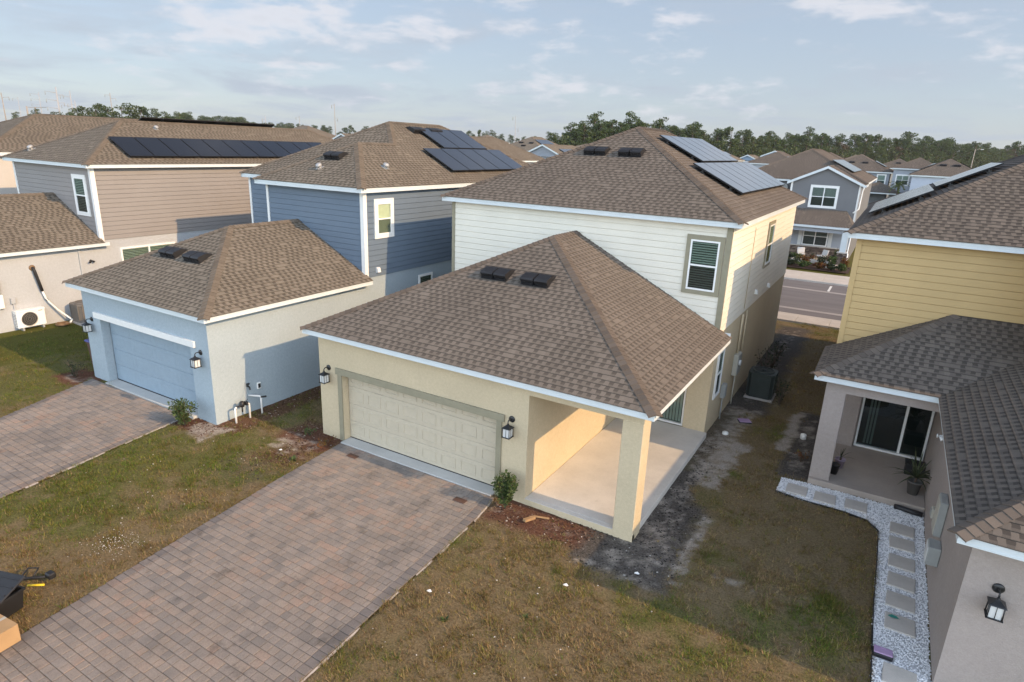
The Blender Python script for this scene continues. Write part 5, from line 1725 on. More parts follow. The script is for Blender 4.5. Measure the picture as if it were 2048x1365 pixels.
def carton():
    p = (1.50, -8.22, .03)
    t = thing('cardboard_box', p, 'tan cardboard box on the driveway at the lower left picture edge', 'cardboard box')
    b = MB(p); b.xf = Matrix.Translation(p) @ Matrix.Rotation(.10, 4, 'Z')
    b.box(-.32,.32,-.42,.30,0,.30, ch=.006); b.build('carton', M['cardboard'], t)
    f = MB(p); f.xf = b.xf
    f.box(-.32,-.006,-.42,.30,.301,.307); f.box(.006,.32,-.42,.30,.301,.307)
    f.build('top_flap', M['cardboard'], t)
    tp = MB(p); tp.xf = b.xf; tp.box(-.03,.03,-.42,.30,.3075,.309); tp.box(-.03,.03,-.4225,-.4205,.18,.307); tp.build('tape', M['beige_box'], t)
carton()
def trimmer():
    p = (.70, -7.0, .0)
    t = thing('garden_tool', p, 'black and yellow garden tool lying on the grass at the left edge', 'garden tool')
    a = MB(p); a.tube([(.1,-7.42,.1),(.4,-7.22,.14),(.74,-6.98,.18)], [.03,.028,.022], 8); a.box(.66,.82,-7.04,-6.92,.15,.26, ch=.02); a.tube([(.3,-7.28,.13),(.25,-7.10,.22),(.42,-7.02,.24),(.5,-7.15,.16)], .015, 6); a.build('shaft', M['black_plastic'], t)
    b = MB(p); b.tube([(.50,-7.25,.06),(.74,-7.10,.08)], .02, 7); b.build('handle', M['yellow_plastic'], t)
trimmer()
# ================================================================== house across the street with the gable
def house_gable():
    org = V(7, 45, 0)
    h = thing('gable_house', org, 'grey shingled gable house across the street with two porch chairs', 'house')
    W_ = lambda: MB(org)
    sid = M['far_grey']
    gx0, gx1, gy = 4.85, 9.70, 44.0
    ze = 5.86
    w = W_()
    w.box(gx0, gx1, gy, 52, 0, ze-.1); w.box(.6, gx0, 45.6, 63, 0, ze-.1); w.box(gx0, 9.69, 52, 63, 0, ze-.1)
    xm = 7.28; k = .47
    w.prism([(gx0, ze-.1), (gx1, ze-.1), (gx1, ze+.0), (xm, ze+(gx1-xm)*k), (gx0, ze+.0)], 'y', gy, 52)
    w.xf = wall_frame((0, gy, 0), '-y')
    # shingle siding courses on the gable wall
    z = 3.0
    while z < ze+(gx1-xm)*k-.08:
        t = z+.16
        hw = 9 if t < ze else max(.03, (ze+(gx1-xm)*k-t)/k)
        a, b = max(gx0, xm-hw), min(gx1, xm+hw)
        w.face([(a, .018, z), (b, .018, z), (b, .004, t), (a, .004, t)]); w.face([(a, .002, z), (b, .002, z), (b, .018, z), (a, .018, z)])
        z = t
    w.build('shingled_wall', sid, h)
    for x in (gx0, gx1-.1):
        ct = W_(); ct.box(x-.02, x+.12, gy-.03, gy-.0025, 3.0, ze); ct.build('corner_trim', M['white_trim'], h)
    ct = W_(); ct.box(gx1, gx1+.03, gy-.03, gy+.1, 3.0, ze); ct.build('corner_trim', M['white_trim'], h)
    window(h, org, wall_frame((0, gy, 0), '-y'), 7.27, 4.02, 1.74, 1.42, 'white_trim', .13, 'blind_grey', nx=2)
    # gable roof with rake boards, main hip behind
    r = W_(); rc = W_()
    o = .28
    zl = ze-o*k
    ridge0, ridge1 = V(xm, gy-o, ze+(gx1-xm)*k+.02), V(xm, 53, ze+(gx1-xm)*k+.02)
    rr = ridge0.z
    R0, R1 = V(gx1+o, gy-o, rr-(gx1+o-xm)*k), V(gx1+o, 53, rr-(gx1+o-xm)*k)
    L0, L1 = V(gx0-o, gy-o, rr-(xm-gx0+o)*k), V(gx0-o, 53, rr-(xm-gx0+o)*k)
    n1 = slope(r, R0, R1, ridge1, ridge0, False); n2 = slope(r, L1, L0, ridge0, ridge1, False)
    cap(rc, ridge0, ridge1, n1, n2, fine=False)
    a, b = hip_roof(r, rc, .4, 10.0, 45.3, 63.6, ze, .5, courses=False, fine=False)
    rf = r.build('roof', M['shingle_grey'], h); rc.build('ridge_cap', M['cap_grey'], rf)
    f = W_()
    for P, Q in ((R0, ridge0), (L0, ridge0)):
        d = Vector((0, .03, 0)); dn = Vector((0, 0, -.19)); e = Vector((0, -.006, -.004))
        f.face([P+e, Q+e, Q+e+dn, P+e+dn]); f.face([P+d+dn, Q+d+dn, Q+d, P+d]); f.face([P+e+dn, Q+e+dn, Q+d+dn, P+d+dn])
        s = Vector((0, .27, -.17)); f.face([P+e+dn, Q+e+dn, Q+s, P+s], m=1)
    f.box(gx1+o-.02, gx1+o+.09, gy-o, 46.6, R0.z-.13, R0.z-.01)
    f.box(.4, gx0-.3, 45.3, 45.33, ze-.16, ze-.012); f.box(.4, .43, 45.33, 63.6, ze-.16, ze-.012); f.box(10.0, 10.03, 46.7, 63.6, ze-.16, ze-.012)
    f.build('fascia', [M['fascia'], M['soffit']], rf)
    # porch
    pr = W_(); pc = W_()
    py0 = 41.2; pz = 2.80; px0, px1 = 3.6, 9.85
    slope(pr, (px0, py0, pz), (px1, py0, pz), (px1-.8, gy-.005, 3.80), (px0, gy-.005, 3.80), False)
    nr = slope(pr, (px1, py0, pz), (px1, gy-.005, pz), (px1-.8, gy-.005, 3.80), (px1-.8, gy-.005, 3.80), False)
    prf = pr.build('porch_roof', M['shingle_grey'], h)
    f = W_(); f.box(px0, px1, py0+.0, py0+.03, pz-.17, pz-.015); f.box(px1-.03, px1, py0+.03, gy, pz-.17, pz-.015)
    f.box(px0, px1-.03, py0+.03, gy, pz-.16, pz-.13, m=1)
    f.box(px0, px1-.25, py0+.25, py0+.45, pz-.48, pz-.162, m=2)
    f.build('fascia', [M['fascia'], M['soffit'], M['far_blue']], prf)
    b_ = W_(); b_.box(gx0-2.5, gx1-.05, 43.3, 43.99, .1, pz-.1); b_.build('porch_wall', M['far_blue'], h)
    v = W_(); v.box(gx0-2.5, gx1-.04, 43.2, 43.298, .1, .98, ch=.01); v.box(gx0-2.5, gx1-.03, 43.17, 43.298, .98, 1.04, m=1)
    v.build('stone_base', [M['stone_veneer'], M['sidewalk']], h)
    c = W_(); c.box(9.2, 9.62, 41.35, 41.75, 1.0, 2.5, m=0); c.box(9.08, 9.74, 41.24, 41.87, .0, .96, m=1); c.box(9.05, 9.77, 41.2, 41.9, .96, 1.03, m=2)
    c.build('porch_column', [M['fascia'], M['stone_veneer'], M['sidewalk']], h)
    Fw = wall_frame((0, 43.3, 0), '-y')
    window(h, org, Fw, 7.25, 1.10, 1.72, 1.38, None, .03, 'blind_grey', nx=2, off=.012)
    for cx in (6.18, 8.32):
        s = MB(org, Fw); s.box(cx-.13, cx+.13, .003, .035, 1.05, 2.52)
        for i in range(8): s.box(cx-.10, cx+.10, .035, .045, 1.12+i*.17, 1.24+i*.17)
        s.build('shutter', M['frost'], h)
    sl = W_(); sl.box(4.0, 9.6, 41.3, 43.2, -.1, .16, ch=.01); sl.box(8.6, 9.3, 39.6, 41.29, -.1, .10); sl.build('porch_slab', M['sidewalk'], h)
    d = W_(); d.tube([(9.86, 41.25, 2.66), (9.78, 41.3, 2.4), (9.74, 41.3, 1.05), (9.80, 41.2, .9), (9.80, 41.1, .15), (9.86, 40.9, .06)], .045, 7)
    d.tube([(9.95, 43.78, R0.z-.05), (9.86, 43.9, R0.z-.4), (9.82, 43.9, 4.0), (9.5, 43.6, 3.72)], .045, 7)
    d.build('downspout', M['white_pvc'], h)
    lp = W_(); lp.box(5.15, 5.30, 43.12, 43.29, 1.75, 2.05, ch=.02); lp.build('porch_light', M['black_metal'], h)
    s = W_(); s.tube([(4.15, 45.55, 5.0), (4.15, 45.35, 5.15)], .03, 6)
    for i in range(5):
        s.lathe([], (0, 0, 0)) if False else None
    s.face([(4.15+.3*math.cos(i*math.pi/8), 45.3, 5.2+.3*math.sin(i*math.pi/8)) for i in range(16)])
    s.build('satellite_dish', M['grey_box'], h)
    xf = right_plane(10.0, 0, 10.0, ze, .5); kk = math.sqrt(1.25)
    solar_array(xf, grid_panels(47.6, 58.0, 1.2*kk, 2.95*kk, 9), 'pale solar row on the gable house across the street')
    # chairs, plants
    def chair(p, rz, label):
        t = thing('porch_chair', p, label, 'chair', 'chairs on the far porch', rz)
        s_ = MB((0,0,0)); s_.box(-.27,.27,-.28,.24,.28,.38, ch=.03); s_.build('seat', M['white_cushion'], t)
        b2 = MB((0,0,0)); b2.xf = Matrix.Translation((0,.22,.36)) @ Matrix.Rotation(R(-18), 4, 'X'); b2.box(-.27,.27,-.05,.05,0,.42, ch=.04); b2.build('backrest', M['white_cushion'], t)
        for sx in (-1, 1):
            for sy in (-.30, .30):
                l = MB((0,0,0)); l.tube([(sx*.23, sy*.8, .30), (sx*.28, sy, .0)], .025, 6); l.build('leg', M['wood'], t)
        return t
    chair((6.55, 42.45, .16), R(15), 'left white cushioned chair on the far grey porch')
    chair((8.05, 42.25, .16), R(-40), 'right white cushioned chair on the far grey porch, turned sideways')
    blade_plant((7.35, 42.6, .16), 22, .5, .03, 'leaf_agave', 'low plant between the two far porch chairs', 'potted plant', (.18,.25,'soil_pot'), None, 11)
    blade_plant((8.95, 42.0, .16), 30, .75, .03, 'leaf_agave', 'tall dark potted plant by the far porch column', 'potted plant', (.25,.5,'black_plastic'), None, 13, stemh=.1)
    kinds = [('leaf_dark','dark leafy'), ('leaf_red','reddish'), ('leaf_shrub','bright green')]
    rng = random.Random(3)
    i = 0
    for row, y in enumerate((38.9, 40.1)):
        for x in np.arange(4.2, 10.2, .78):
            mt, wd = kinds[(i*2+row) % 3]
            xx, yy = float(x)+rng.uniform(-.2,.2), y+rng.uniform(-.25,.25)
            shrub((xx, yy, 0), .48, .5+.3*row, 240, .15, mt, '%s garden bush in the bed before the far grey porch' % wd, '%s bushes in the far garden bed' % wd, 'bush', seed=100+i, stems=5, name='garden_bush', elong=1.7)
            i += 1
    mb = MB(); mb.face([(3.5,38.2,.012),(10.2,38.2,.012),(10.2,41.25,.012),(3.5,41.25,.012)])
    tag(mb.build('garden_soil', m_plain('garden_soil', (.05,.028,.02), .95, var=.4, scale=5)), kind='structure')

# ================================================================== plainer houses farther off
def far_house(label, x0, x1, y0, y1, ze, zg, wall, k=.5, axis='y', windows=(), vents=(), panels=(), lower=None, roofm='shingle_tan', gable=False, stucco=None, courses=False):
    org = V((x0+x1)/2, (y0+y1)/2, zg)
    h = thing('far_house', org, label, 'house', 'houses beyond the front row')
    o = .3
    w = MB(org)
    w.box(x0+o, x1-o, y0+o, y1-o, zg-.3, ze-.14)
    xm = (x0+x1)/2; zr = ze+(x1-x0)/2*k
    if gable: w.prism([(x0+o, ze-.14), (x1-o, ze-.14), (xm, zr-.16-.02)], 'y', y0+o, y0+o+1)
    w.build('wall', M[wall], h)
    r = MB(org); rc = MB(org)
    a, b = hip_roof(r, rc, x0, x1, y0, y1, ze, k, axis=axis, courses=courses, fine=courses, front='gable' if gable else 'hip')
    rf = r.build('roof', M[roofm], h); rc.build('ridge_cap', M['cap_'+roofm.split('_')[1]], rf)
    f = MB(org)
    if gable:
        fascia_rect(f, x0, x1, y0, y1, ze, .18, 'LBR', soffit=True, ribs=False)
        for xa in (x0, x1):
            P, Q = V(xa, y0-.04, ze), V(xm, y0-.04, zr); dn = V(0, 0, -.24)
            f.face([P, Q, Q+dn, P+dn]); f.face([P+dn, Q+dn, Q+dn+V(0,.3,.03), P+dn+V(0,.3,.03)])
    else:
        fascia_rect(f, x0, x1, y0, y1, ze, .18, 'FLBR', soffit=True, ribs=False)
    f.build('fascia', [M['fascia'], M['soffit']], rf)
    for (fac, c, z0, ww, hh, nx) in windows:
        F = wall_frame((0, y0+o, 0), '-y') if fac == '-y' else wall_frame((x1-o, 0, 0), '+x')
        window(h, org, F, c, z0, ww, hh, 'white_trim', .12, 'blind_grey', nx=nx, off=.018, slats=False)
    for (fac, p, q) in vents:
        xf = front_plane(p, q, y0, ze, k) if fac == 'f' else right_plane(p, q, x1, ze, k)
        roof_vent(rf, org, xf)
    kk = math.sqrt(1+k*k)
    for (fac, a0, a1, v0, v1, n, lab) in panels:
        xf = {'r': right_plane(x1, 0, x1, ze, k), 'l': left_plane(x0, 0, x0, ze, k), 'f': front_plane(0, y0, y0, ze, k)}[fac]
        if fac == 'l': a0, a1 = -a1, -a0
        solar_array(xf, grid_panels(a0, a1, v0*kk, v1*kk, n), lab)
    if lower:
        lx0, lx1, ly0, ly1, lz = lower
        r = MB(org); rc = MB(org)
        hip_roof(r, rc, lx0, lx1, ly0, ly1, lz, .45, 'cut', courses=False, fine=False)
        lr = r.build('porch_roof', M[roofm], h); rc.build('ridge_cap', M['cap_'+roofm.split('_')[1]], lr)
        f = MB(org); fascia_rect(f, lx0, lx1, ly0, ly1, lz, .18, 'FLR', ribs=False); f.build('fascia', [M['fascia'], M['soffit']], lr)
        p = MB(org)
        for x in (lx0+.25, lx1-.45): p.box(x, x+.25, ly0+.2, ly0+.45, zg-.2, lz-.15)
        p.build('porch_post', M['fascia'], h)
    return h

M['far_grey'] = m_siding('far_grey', (.155,.158,.165))
M['far_blue'] = m_siding('far_blue', (.32,.345,.385))
M['far_paleblue'] = m_siding('far_paleblue', (.40,.44,.52))
M['far_mid'] = m_siding('far_mid', (.235,.255,.29))
M['far_white'] = m_siding('far_white', (.50,.48,.45))
M['far_tan'] = m_siding('far_tan', (.42,.38,.32))
M['far_sky'] = m_siding('far_sky', (.20,.28,.38))

house_gable()
# next house on the left of the taupe one
far_house('pale sided house at the left edge behind the taupe house', -33.0, -24.2, 2.55, 20, 6.46, .5, 'far_white', .41, roofm='shingle_tan', courses=True,
          panels=[('l', 7.2, 16.0, 2.85, 4.22, 8, 'edge of a black solar row above the left edge house ridge')])
far_house('tan roofed house across the street behind the blue house', -32.2, -23.2, 39.5, 56.5, 6.05, .4, 'far_blue', .5, courses=True, roofm='shingle_tan',
          panels=[('l', 44.5, 51.5, 2.75, 4.25, 6, 'edge of a dark solar row above the tan roof behind the blue house')])
exhaust_house = far_house('blue grey gable house seen over the tan roof at centre', -40.6, -33.4, 80.5, 95, 6.2, .6, 'far_mid', .46, gable=True, roofm='shingle_tan',
          panels=[('r', 83, 89, .6, 2.0, 5, 'dark solar row right of the small central gable')])
far_house('tan hip roofed house left of the small central gable', -50.5, -41.0, 88, 101, 6.7, .8, 'far_tan', .5, roofm='shingle_tan',
          vents=[('f', -46.6, 90.6), ('f', -44.6, 90.6), ('f', -45.6, 89.6)], panels=[('r', 91.5, 96.5, 2.0, 3.6, 5, 'tilted dark solar row on the tan hip roof at centre')])
far_house('low tan roofed house between the central gable and the pines', -44, -31, 98, 107, 6.9, .6, 'far_tan', .3, axis='x', roofm='shingle_tan')
far_house('blue gable house far beyond the taupe roof', -84.2, -77.0, 81.0, 92, 6.9, .8, 'far_mid', .42, gable=True, roofm='shingle_tan')
far_house('long tan roofed house with dark solar row far beyond the taupe roof', -98, -83, 74.5, 88, 6.6, .8, 'far_tan', .45, axis='x', roofm='shingle_tan',
          panels=[('f', -93.5, -84.5, .6, 2.0, 8, 'long dark solar row on the far tan roof beyond the taupe house')])
far_house('tan hip roof with vents just above the taupe ridge', -103, -94, 70, 82, 7.3, .9, 'far_tan', .42, roofm='shingle_tan', vents=[('f', -99.2, 73), ('f', -97.4, 73)])
far_house('brown hip roof with dark vents behind the taupe ridge at far left', -114, -104, 49, 60, 7.2, .9, 'far_tan', .42, roofm='shingle_tan', vents=[('f', -109.8, 52.2), ('f', -107.8, 52.2)])
far_house('tan hip roof peeking over the blue house ridge', -108, -98, 160, 172, 8.0, .9, 'far_tan', .42, roofm='shingle_tan')
far_house('tan roofed house with pale solar panels left of the blue gables', -29.5, -19.5, 132, 146, 6.1, .2, 'far_tan', .45, roofm='shingle_tan',
          windows=[('-y', -22, 3.9, 1.2, 1.4, 1)], panels=[('r', 134, 141, 2.0, 3.6, 6, 'pale solar row on the tan roof left of the blue gables')])
far_house('sky blue house with a white cross framed gable', -22.0, -17.6, 149.5, 160, 6.4, .2, 'far_sky', .45, gable=True, roofm='shingle_tan', windows=[('-y', -19.8, 4.2, 2.0, 1.6, 2)])
far_house('second sky blue gable house behind the first', -18.2, -11.8, 156, 166, 7.2, .2, 'far_sky', .42, gable=True, roofm='shingle_tan')
far_house('grey hip roofed house with one window left of the gable house', -11.6, -3.0, 107.5, 122, 6.15, .1, 'far_blue', .47, roofm='shingle_grey',
          windows=[('-y', -7.5, 4.0, 1.3, 1.5, 1)], panels=[('r', 108.8, 112.8, .7, 2.4, 4, 'small pale solar row on the grey hip roof left of the gable house')])
far_house('tan hip roof behind the gable house ridge', -4.8, 4.6, 118, 131, 6.2, .0, 'far_tan', .47, roofm='shingle_grey')
far_house('tan roof behind the gable house, right of its ridge', -2.0, 7.6, 142, 152, 6.0, .0, 'far_tan', .47, roofm='shingle_tan')
far_house('slate grey house with two roof vents behind the gable house', 1.4, 10.8, 98.3, 112, 5.85, .0, 'far_mid', .5, roofm='shingle_grey',
          windows=[('-y', 9.5, 3.9, 1.0, 1.5, 1)], vents=[('f', 5.2, 100.6), ('f', 7.0, 100.6)],
          panels=[('r', 101.5, 108.5, 1.1, 2.7, 6, 'edge-on solar row right of the slate grey roof'), ('l', 101.5, 107.5, 1.2, 2.7, 5, 'edge-on solar row left of the slate grey roof')], lower=(6.2, 12.4, 94.6, 98.5, 3.1))
far_house('small brown roof right of the slate grey house', 7.2, 14.8, 128, 137, 6.1, .0, 'far_tan', .45, roofm='shingle_grey', vents=[('f', 11.0, 130)])
far_house('pale blue house with two roof vents right of the palm', 12.9, 21.4, 88.0, 101, 5.85, .0, 'far_paleblue', .5, roofm='shingle_grey',
          vents=[('f', 16.4, 90.6), ('f', 17.9, 90.6)], panels=[('l', 91.0, 98, 1.2, 2.8, 5, 'edge-on solar row on the pale blue house'), ('r', 91.0, 96, 1.6, 3.0, 4, 'dark solar row on the far side of the pale blue house')])
far_house('grey house with double window behind the palm', 10.6, 17.0, 97.5, 108, 6.5, .0, 'far_blue', .48, roofm='shingle_grey', windows=[('-y', 12.15, 4.2, 1.5, 1.3, 2), ('-y', 12.6, .9, 1.2, 1.6, 1)])
far_house('brown roofed house right of the pale blue house', 21.6, 30.5, 92, 104, 5.4, .0, 'far_paleblue', .45, roofm='shingle_grey', vents=[('f', 24.4, 94.6)])

# ================================================================== palm, car, lamp, poles
def palm(p, hgt, label):
    t = thing('palm_tree', p, label, 'palm tree')
    P = Vector(p)
    a = MB(p); a.tube([P, P+V(.05,.02,hgt*.5), P+V(.0,.05,hgt)], [.17,.13,.12], 9); a.build('trunk', M['bark'], t)
    f = MB(p); rng = random.Random(4); top = P+V(0,.05,hgt)
    for i in range(16):
        az = i*2.4; el = rng.uniform(-.1, 1.0); L = rng.uniform(1.5, 2.1)
        d = V(math.cos(az)*math.cos(el), math.sin(az)*math.cos(el), math.sin(el)); s = V(-math.sin(az), math.cos(az), 0)
        pr = top
        for k in range(1, 8):
            u = k/7; q = top+d*L*u-V(0,0,1)*(L*.6*u*u)
            for sg in (-1, 1):
                tip = pr+s*sg*.42*(1-u*.6)+d*.25-V(0,0,.18)
                f.face([pr, q, tip])
            pr = q
    f.build('fronds', M['leaf_palm'], t)
palm((11.9, 92.5, 0), 4.4, 'small yellow green palm tree between the slate grey and pale blue houses')

def car():
    p = (12.1, 112, 0)
    t = thing('parked_car', p, 'white car parked between the slate grey and palm houses', 'car')
    x, y, z = p
    b = MB(p)
    prof = [(-2.1,.45),(-2.15,.75),(-1.3,.92),(-.6,1.42),(.9,1.45),(1.7,1.0),(2.1,.9),(2.15,.45)]
    b.prism([(y+a, z+c) for a, c in prof], 'x', x-.88, x+.88); b.build('body', M['car_paint'], t)
    g = MB(p); g.face([(x-.72,y-1.235,.97),(x+.72,y-1.235,.97),(x+.62,y-.66,1.385),(x-.62,y-.66,1.385)]); 
    g.v = [q+Vector((0,-.02,.02)) for q in g.v]; g.build('windscreen', M['room_dark'], t)
    for sx in (-1, 1):
        l = MB(p); l.box(x+sx*.6-.15, x+sx*.6+.15, y-2.17, y-2.1, .58, .72); l.build('headlight', M['frost'], t)
        for sy in (-1.35, 1.35):
            w = MB(p); w.tube([(x+sx*.74, y+sy, .33), (x+sx*.9, y+sy, .33)], .33, 14); w.build('wheel', M['black_plastic'], t)
car()
def street_lamp(p, hgt, label, arm=(1.2, .3)):
    t = thing('street_lamp', p, label, 'street lamp')
    P = Vector(p)
    a = MB(p); a.tube([P, P+V(0,0,hgt*.55), P+V(0,0,hgt)], [.12,.10,.08], 8); a.build('pole', M['wood_pole'], t)
    b = MB(p); b.tube([P+V(0,0,hgt-.3), P+V(arm[0]*.6,arm[1]*.6,hgt+.1), P+V(arm[0],arm[1],hgt+.05)], .05, 6); b.build('arm', M['wood_pole'], t)
    l = MB(p); q = P+V(arm[0],arm[1],hgt); l.box(q.x-.1, q.x+.5, q.y-.15, q.y+.15, q.z-.06, q.z+.08, ch=.03); l.build('lamp_head', M['frost'], t)
street_lamp((25.6,179.6,0), 10.6, 'tall street lamp before the pine wood at right')
street_lamp((-233, 116, .8), 13.0, 'brown curved arm street lamp above the taupe ridge at far left', (3.4, 2.0))

def power_pole(p, hgt, arms, label, mat='steel_pole', r=.35):
    t = thing('power_pole', p, label, 'power pole', 'power poles on the skyline')
    P = Vector(p)
    r *= .62
    a = MB(p); a.tube([P, P+V(0,0,hgt)], [r, r*.55], 8); a.build('mast', M[mat], t)
    for (zf, L, sd) in arms:
        b = MB(p); q = P+V(0,0,hgt*zf)
        e = q+V(-.5*L*sd, -.84*L*sd, .12*L)
        b.tube([q, e], [r*.28, r*.16], 6); b.build('crossarm', M[mat], t)
        i = MB(p); i.tube([e, e-V(0,0,1.6)], .14, 6); i.build('insulator', M['grey_box'], t)
    return t
A3 = [(.95,4.5,1),(.84,4.5,1),(.73,4.5,1)]
B3 = [(.95,4,1),(.86,4,-1),(.77,4,1)]
power_pole((-396,155,0), 23.2, [(.97,3,1),(.9,3,-1)], 'tall grey power pole at the left picture edge', 'wood_pole', .55)
power_pole((-497,205,0), 25, [(.95,3,1)], 'thin faint power pole, second from the left edge', 'steel_pole', .4)
power_pole((-462,202,0), 27.5, A3, 'tall lattice armed power pole, third from the left edge', 'steel_pole', .5)
power_pole((-336,153,0), 25.2, [(.9,4.5,1),(.76,4.5,1),(.62,4.5,1),(.86,2.5,-1),(.72,2.5,-1)], 'tallest white power pole with many arms at left', 'steel_pole', .75)
power_pole((-327,156,0), 19.5, [(.9,3,1),(.78,3,1),(.66,3,1)], 'shorter white power pole just right of the tallest one', 'steel_pole', .5)
power_pole((-365,173,0), 25.4, [(.88,4.5,1),(.70,4.5,1)], 'white power pole right of the tallest pair', 'steel_pole', .6)
power_pole((-446,237,0), 30, [(.95,3,1),(.88,3,-1)], 'wooden power pole standing behind the big pine clump', 'wood_pole', .5)
power_pole((-207,166,0), 14.8, [(.9,1.2,1)], 'short white pole above the taupe ridge', 'steel_pole', .30)
power_pole((-320,283,0), 19.6, [(.95,2,1)], 'thin dark pole among the far left trees', 'wood_pole', .3)
power_pole((-223,218.5,0), 22.6, [(.97,1.2,1),(.72,1.2,-1)], 'slender grey pole left of the blue house roof', 'wood_pole', .30)
power_pole((-149,261,0), 20.5, [(.96,1.5,1),(.72,1.5,-1)], 'slender pale pole above the blue solar panels at centre', 'steel_pole', .34)
def substation():
    p = (-415, 178, 0)
    t = thing('switch_frame', p, 'grey goal shaped switch frame between the far left poles', 'pylon frame')
    for dx, dy in ((0,0),(11,-9)):
        a = MB(p); a.tube([(p[0]+dx,p[1]+dy,0),(p[0]+dx,p[1]+dy,17.5)], [.5,.35], 6); a.build('post', M['wood_pole'], t)
    b = MB(p); b.tube([(p[0],p[1],13.2),(p[0]+11,p[1]-9,13.2)], .3, 6); b.build('beam', M['wood_pole'], t)
    c = MB(p); c.tube([(p[0]-16,p[1]+13,18.2),(p[0],p[1],17.4),(p[0]+11,p[1]-9,17)], .12, 5); c.build('cable', M['wood_pole'], t)
substation()

# ================================================================== pines
def pine_meshes(seed, H, kind):
    rng = random.Random(seed)
    tr = MB((0,0,0)); fo = MB((0,0,0))
    bend = V(rng.uniform(-.6,.6), rng.uniform(-.6,.6), 0)
    pts = [V(0,0,-1)+bend*0, V(0,0,H*.35)+bend*.4, V(0,0,H*.7)+bend*.9, V(0,0,H*.96)+bend]
    tr.tube(pts, [.24,.19,.13,.04], 6)
    n = {'pine': 22, 'oak': 21, 'rust': 18, 'bare': 14}[kind]
    c0 = {'pine': .36, 'oak': .16, 'rust': .22, 'bare': .3}[kind]
    for i in range(n):
        f = c0+(1-c0)*((i+.5)/n)**.85
        z = H*f
        a = rng.uniform(0, 6.28)
        sp = {'pine': 2.5, 'oak': 3.1, 'rust': 2.8, 'bare': 2.6}[kind]*(1-abs((f-c0)/(1-c0)-.45)**1.6*1.1)*rng.uniform(.55, 1.15)
        sp = max(sp, .4)
        base = V(0,0,z-.9)+bend*f
        tip = V(math.cos(a)*sp, math.sin(a)*sp, z+rng.uniform(-.2,.7))+bend*f
        tr.tube([base, base.lerp(tip, .5)+V(0,0,.15), tip], [.075,.05,.02], 4, caps=False)
        rr = rng.uniform(.8, 1.45)*(1.15 if kind == 'oak' else 1.0)
        if kind == 'bare': leaf_cloud(fo, rng, tip, (rr*1.2, rr*1.2, rr), 26, .55, 9.0, .5, .0)
        else: leaf_cloud(fo, rng, tip, (rr*1.25, rr*1.25, rr*.75), 92, .52, 1.5, .25, .2)
    if kind == 'oak': leaf_cloud(fo, rng, V(0,0,H*.55), (2.0,2.0,H*.25), 220, .7, 1.5, .2, .1)
    return tr, fo

